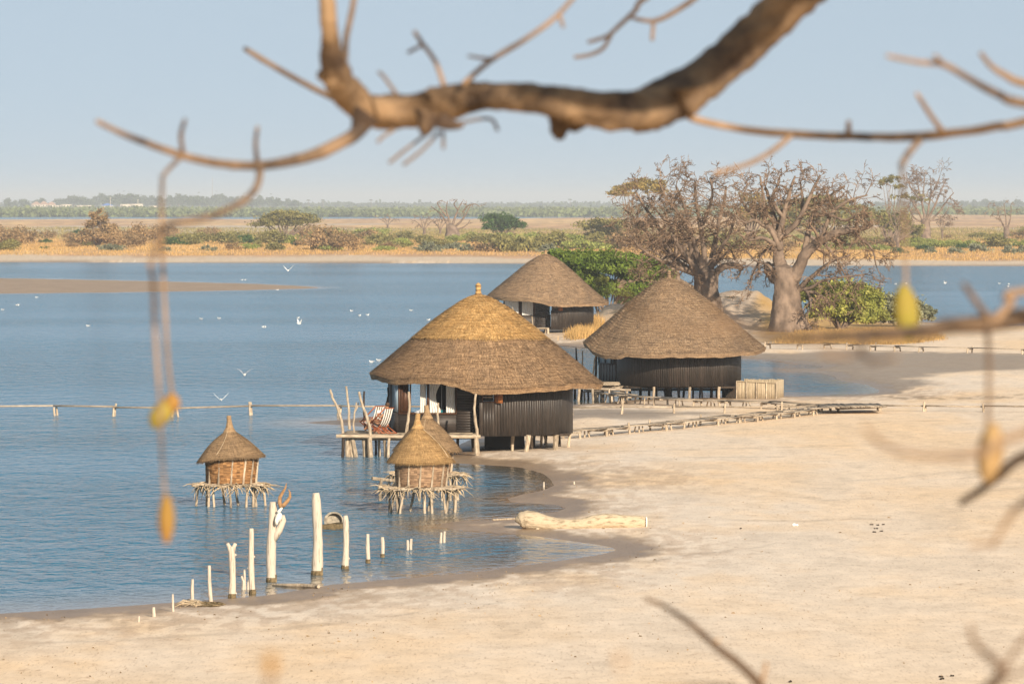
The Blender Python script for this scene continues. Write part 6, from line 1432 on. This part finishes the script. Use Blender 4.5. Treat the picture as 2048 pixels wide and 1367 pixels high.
# unseen limbs added out of frame, toward the sun, to shade the first one's top
off = Vector((.337, -.877, .342)) * 3.0 + Vector((0, 0, .045))
bark_tube('limb', [(5.9, 18.8, 12.2), (4.2, 18.4, 13.0)] + [P(a, b_, D0 + .3 * math.sin((i + 2) * .5)) + off for i, (a, b_, _) in enumerate(main[2:12])], [.3, .2] + [.085 - .002 * i for i in range(10)], 'bark_limb', 14, .09)
bark_tube('limb', [P(a, b_, D0 + .3 * math.sin((i + 7) * .5)) + off * 1.2 + Vector((0, 0, .045)) for i, (a, b_, _) in enumerate(main[7:18])], [.052] * 11, 'bark_limb', 12, .09)
def tw(l, r0, r1, D=20.5, mtl='bark_twig_near', sub=4):
    r0 *= .86; r1 *= .86
    n_ = len(l); DD = [(a[2] if len(a) > 2 else D) for a in l]
    for i, a in enumerate(l):
        if len(a) == 3 and a[0] is None: pass
    return bark_tube('twig', [P(a[0], a[1], d) for a, d in zip(l, DD)], [(r0 + (r1 - r0) * i / (n_ - 1)) * d / F for i, d in enumerate(DD)], mtl, 8, .10, .03, sub)
tw([(735, 245), (700, 275, 20.3), (640, 305, 20), (580, 322, 19.7), (520, 331, 19.4), (450, 328, 19.1), (365, 311, 18.8), (290, 285, 18.5), (240, 265, 18.3), (195, 243, 18.1)], 17, 5.5)
tw([(515, 327, 19.4), (511, 290, 19.2), (515, 255, 19)], 6, 4.5); tw([(366, 307, 18.8), (362, 270, 18.6), (370, 240, 18.5)], 6, 4.5)
tw([(520, 335, 19.4), (515, 370, 18.8), (490, 400, 18), (440, 425, 17), (390, 440, 16), (345, 447, 15), (320, 465, 14.5), (310, 500, 14.3), (300, 530, 14.2)], 9, 6)
tw([(362, 314, 18.8), (340, 335, 18.3), (325, 352, 18)], 6, 5)
tw([(325, 352, 18), (323, 420, 17), (325, 520, 17), (331, 640, 17), (336, 720, 17), (345, 797, 17)], 5, 4.5); tw([(300, 528, 14.2), (306, 560, 14.5), (309, 640, 15), (314, 720, 15), (320, 800, 15), (323, 890, 15), (330, 992, 15)], 6, 4)
tw([(1340, 205), (1370, 228), (1400, 241), (1480, 258), (1560, 266, 20.2), (1640, 271, 20), (1720, 273, 19.6), (1790, 275, 19.2), (1860, 271, 19), (1940, 262, 18.8), (2000, 252, 18.6), (2060, 242, 18.5), (2500, 150, 18.4), (3600, 100, 18.6)], 8, 12)
tw([(1584, 270, 20.1), (1540, 305, 20), (1490, 330, 19.8), (1430, 346, 19.6)], 7, 5.5); tw([(1887, 266, 18.9), (1862, 232, 18.7), (1834, 188, 18.4)], 8, 5); tw([(1697, 270, 19.7), (1697, 243, 19.6)], 8, 5)
tw([(1840, 280, 19), (1818, 305, 18), (1803, 330, 17)], 8, 8); tw([(1803, 328, 17), (1806, 400, 16), (1810, 480, 15.5), (1812, 575, 15.3)], 5.5, 4.5)
tw([(3400, 60, 17.8), (2400, 250, 17.5), (2060, 208, 17), (2000, 190, 17), (1950, 165, 16.8), (1890, 130, 16.6), (1840, 125, 16.5), (1775, 112, 16.3)], 14, 4.5); tw([(3300, 20, 18), (2300, 220, 18), (2060, 170, 18), (2010, 150, 18), (1980, 130, 18), (1960, 105, 18)], 13, 5)
tw([(1889, 130, 16.6), (1870, 112, 16.5)], 6, 5)
tw([(925, 170), (980, 122), (1050, 80), (1110, 35), (1160, -20)], 7, 5.5); tw([(1118, 28), (1127, 56)], 5, 4); tw([(985, 120), (935, 112)], 5, 3)
tw([(2600, -300, 22.5), (1900, -200, 22.5), (1500, -120, 22.5), (1300, -10, 22.5), (1270, 22, 22.5), (1235, 55, 22.5), (1215, 72, 22.5), (1175, 85, 22.5)], 10, 4); tw([(1225, 62, 22.5), (1208, 95, 22.5), (1180, 110, 22.5), (1148, 115, 22.5)], 5, 4); tw([(1800, -260, 22.5), (1450, -60, 22.5), (1395, -8, 22.5), (1352, 22, 22.5), (1310, 42, 22.5), (1272, 38, 22.5), (1265, 35, 22.5)], 9, 4); tw([(1307, 42, 22.5), (1304, 82, 22.5)], 4.5, 4)
tw([(888, 172), (870, 122), (845, 88), (828, 62)], 6, 5); tw([(845, 90), (815, 106)], 4, 4); tw([(795, 192), (765, 150), (755, 145)], 5, 3); tw([(720, 222, 21.5), (630, 178, 21.8), (560, 140, 22), (490, 98, 22.2)], 8, 6)
tw([(690, 120), (692, 80), (700, 40), (708, -5), (712, -60)], 8, 6); tw([(862, 262), (810, 300), (778, 326)], 4.5, 4, 20.5, 'bark_far'); tw([(880, 262), (845, 300), (806, 330)], 4.5, 4, 20.5, 'bark_far'); tw([(790, 258), (768, 272), (754, 285)], 4.5, 4, 20.5, 'bark_far'); tw([(886, 262), (887, 298)], 4, 4, 20.5, 'bark_far'); tw([(920, 246), (960, 238), (985, 240), (996, 262)], 4, 4, 20.5, 'bark_far')
# nearer branches at the right, strongly blurred
tw([(4600, 500, 18), (3400, 560, 16), (2400, 600, 15), (2060, 632, 14.5), (1980, 646, 14.2), (1900, 652, 14), (1850, 662, 13.5), (1760, 668, 12.5), (1680, 672, 11.5), (1600, 676, 10.5), (1530, 668, 9.5)], 28, 11, 14, 'bark_dark')
tw([(1530, 668, 9.5), (1480, 655, 9), (1420, 658, 8.8), (1360, 655, 8.6), (1310, 640, 8.5), (1280, 625, 8.4)], 7, 4.5); tw([(1480, 655, 9), (1450, 635, 8.9), (1412, 605, 8.7)], 5.5, 4.5); tw([(1310, 640, 8.5), (1270, 615, 8.3), (1238, 580, 8.1)], 5, 7)
tw([(1982, 645, 14.2), (1950, 600, 14), (1928, 568, 13.8)], 9, 6); tw([(1985, 645, 14.2), (2025, 605, 14.2), (2070, 578, 14.2), (2700, 520, 14.5)], 9, 11); tw([(1975, 645, 14.2), (1978, 750, 13.5), (1976, 855, 13)], 7, 6); tw([(1990, 640, 14.2), (1965, 648, 14.2)], 16, 16)
tw([(1727, 670, 10.8), (1722, 700, 10.6), (1690, 712, 10.5), (1640, 704, 10.3)], 8, 6); tw([(1720, 702, 10.6), (1745, 722, 10.5), (1795, 714, 10.4)], 7, 5)
tw([(3600, 700, 13.5), (2400, 780, 11), (2060, 862, 10.2), (1960, 905, 10), (1880, 912, 10), (1810, 905, 9.9), (1762, 885, 9.8), (1728, 853, 9.7)], 13, 5)
tw([(3500, 720, 13.5), (2300, 850, 13), (2060, 908, 13), (2000, 950, 14.5), (1960, 980, 14.5), (1918, 1007, 14.5)], 17, 7, 13, 'bark_dark'); tw([(3400, 760, 13.5), (2300, 900, 11.5), (2060, 1000, 11.5), (2015, 1040, 11.5), (1985, 1092, 11.4)], 14, 5.5); tw([(1990, 1085, 11.4), (1940, 1090, 11.3)], 5, 4)
tw([(4300, 1600, 18), (2800, 1750, 17.6), (1800, 1640, 17.3), (1570, 1450, 17.1), (1520, 1370, 17), (1480, 1328, 17), (1430, 1290, 17), (1380, 1245, 17), (1330, 1213, 17), (1288, 1194, 17)], 17, 4, 17, 'bark_dark'); tw([(1522, 1368, 17), (1528, 1345, 17), (1533, 1322, 17)], 6, 4); tw([(1425, 1288, 17), (1440, 1276, 17)], 5, 3, 17, 'bark_near'); tw([(1470, 1372, 13), (1330, 1376, 11)], 6, 5)
tw([(4200, 1200, 16), (2600, 1700, 12), (2010, 1450, 11.2), (2004, 1345, 11), (1980, 1312, 11), (1952, 1288, 10.9), (1940, 1248, 10.8)], 20, 4.5); tw([(2004, 1345, 11), (2030, 1300, 11), (2070, 1255, 11), (2200, 1150, 11)], 7, 5); tw([(2004, 1352, 11), (2050, 1340, 11), (2090, 1310, 11)], 6, 4)
tw([(2600, 1700, 12), (1200, 1800, 8), (560, 1600, 7.2), (542, 1420, 7.1), (541, 1340, 7)], 16, 5)
def pod(px, py, wp, hp, D, mtl, lean=0.0):
    c_ = P(px, py, D); a = wp * D / F; h_ = hp * D / F; mb = MB(); n_ = 14; vs = []
    for i in range(n_ + 1):
        u = i / n_; z = 1 - 2 * u; rr_ = a * math.sin(math.pi * min(1, u * .94 + .04)) ** .6
        for k in range(16):
            th = 6.283 * k / 16; e = rr_ * (1 + .05 * math.sin(3 * th + px) + .06 * mnoise.noise(Vector((math.cos(th) * 2 + px, math.sin(th) * 2, z * 3)))); vs.append(c_ + Vector((e * math.cos(th) + lean * z * h_, e * math.sin(th), z * h_)))
    mb.add(vs, [(i * 16 + k, (i + 1) * 16 + k, (i + 1) * 16 + (k + 1) % 16, i * 16 + (k + 1) % 16) for i in range(n_) for k in range(16)], .5); return mb.build('seed_pod', mtl, ft, True)
pod(344, 806, 18, 20, 17, 'pod'); pod(322, 828, 24, 29, 17, 'pod_green', .35); pod(333, 1038, 17, 49, 15, 'pod'); pod(1812, 626, 25, 57, 15.3, 'pod_green', -.08); pod(1980, 905, 27, 60, 13, 'pod_brown', .1); pod(541, 1328, 14, 26, 7, 'pod'); pod(1240, 1320, 8, 18, 7, 'pod')
#@@HAZE
hz_d = 1.15e-4
mb = MB(); mb.box((0, 15600, 23), (33000, 31400, 52), 0, .5); hz = mb.build('haze', 'glass'); hz.data.materials.clear()
m = bpy.data.materials.new('haze_air'); m.use_nodes = True; n = m.node_tree; n.nodes.clear(); out = n.nodes.new('ShaderNodeOutputMaterial'); pv = n.nodes.new('ShaderNodeVolumePrincipled')
pv.inputs['Color'].default_value = (0.86, 0.93, 1.0, 1); pv.inputs['Density'].default_value = hz_d; pv.inputs['Anisotropy'].default_value = 0.0
n.links.new(pv.outputs[0], out.inputs['Volume']); hz.data.materials.append(m); tag(hz, 'thin dusty haze over the lagoon', None, None, 'stuff')
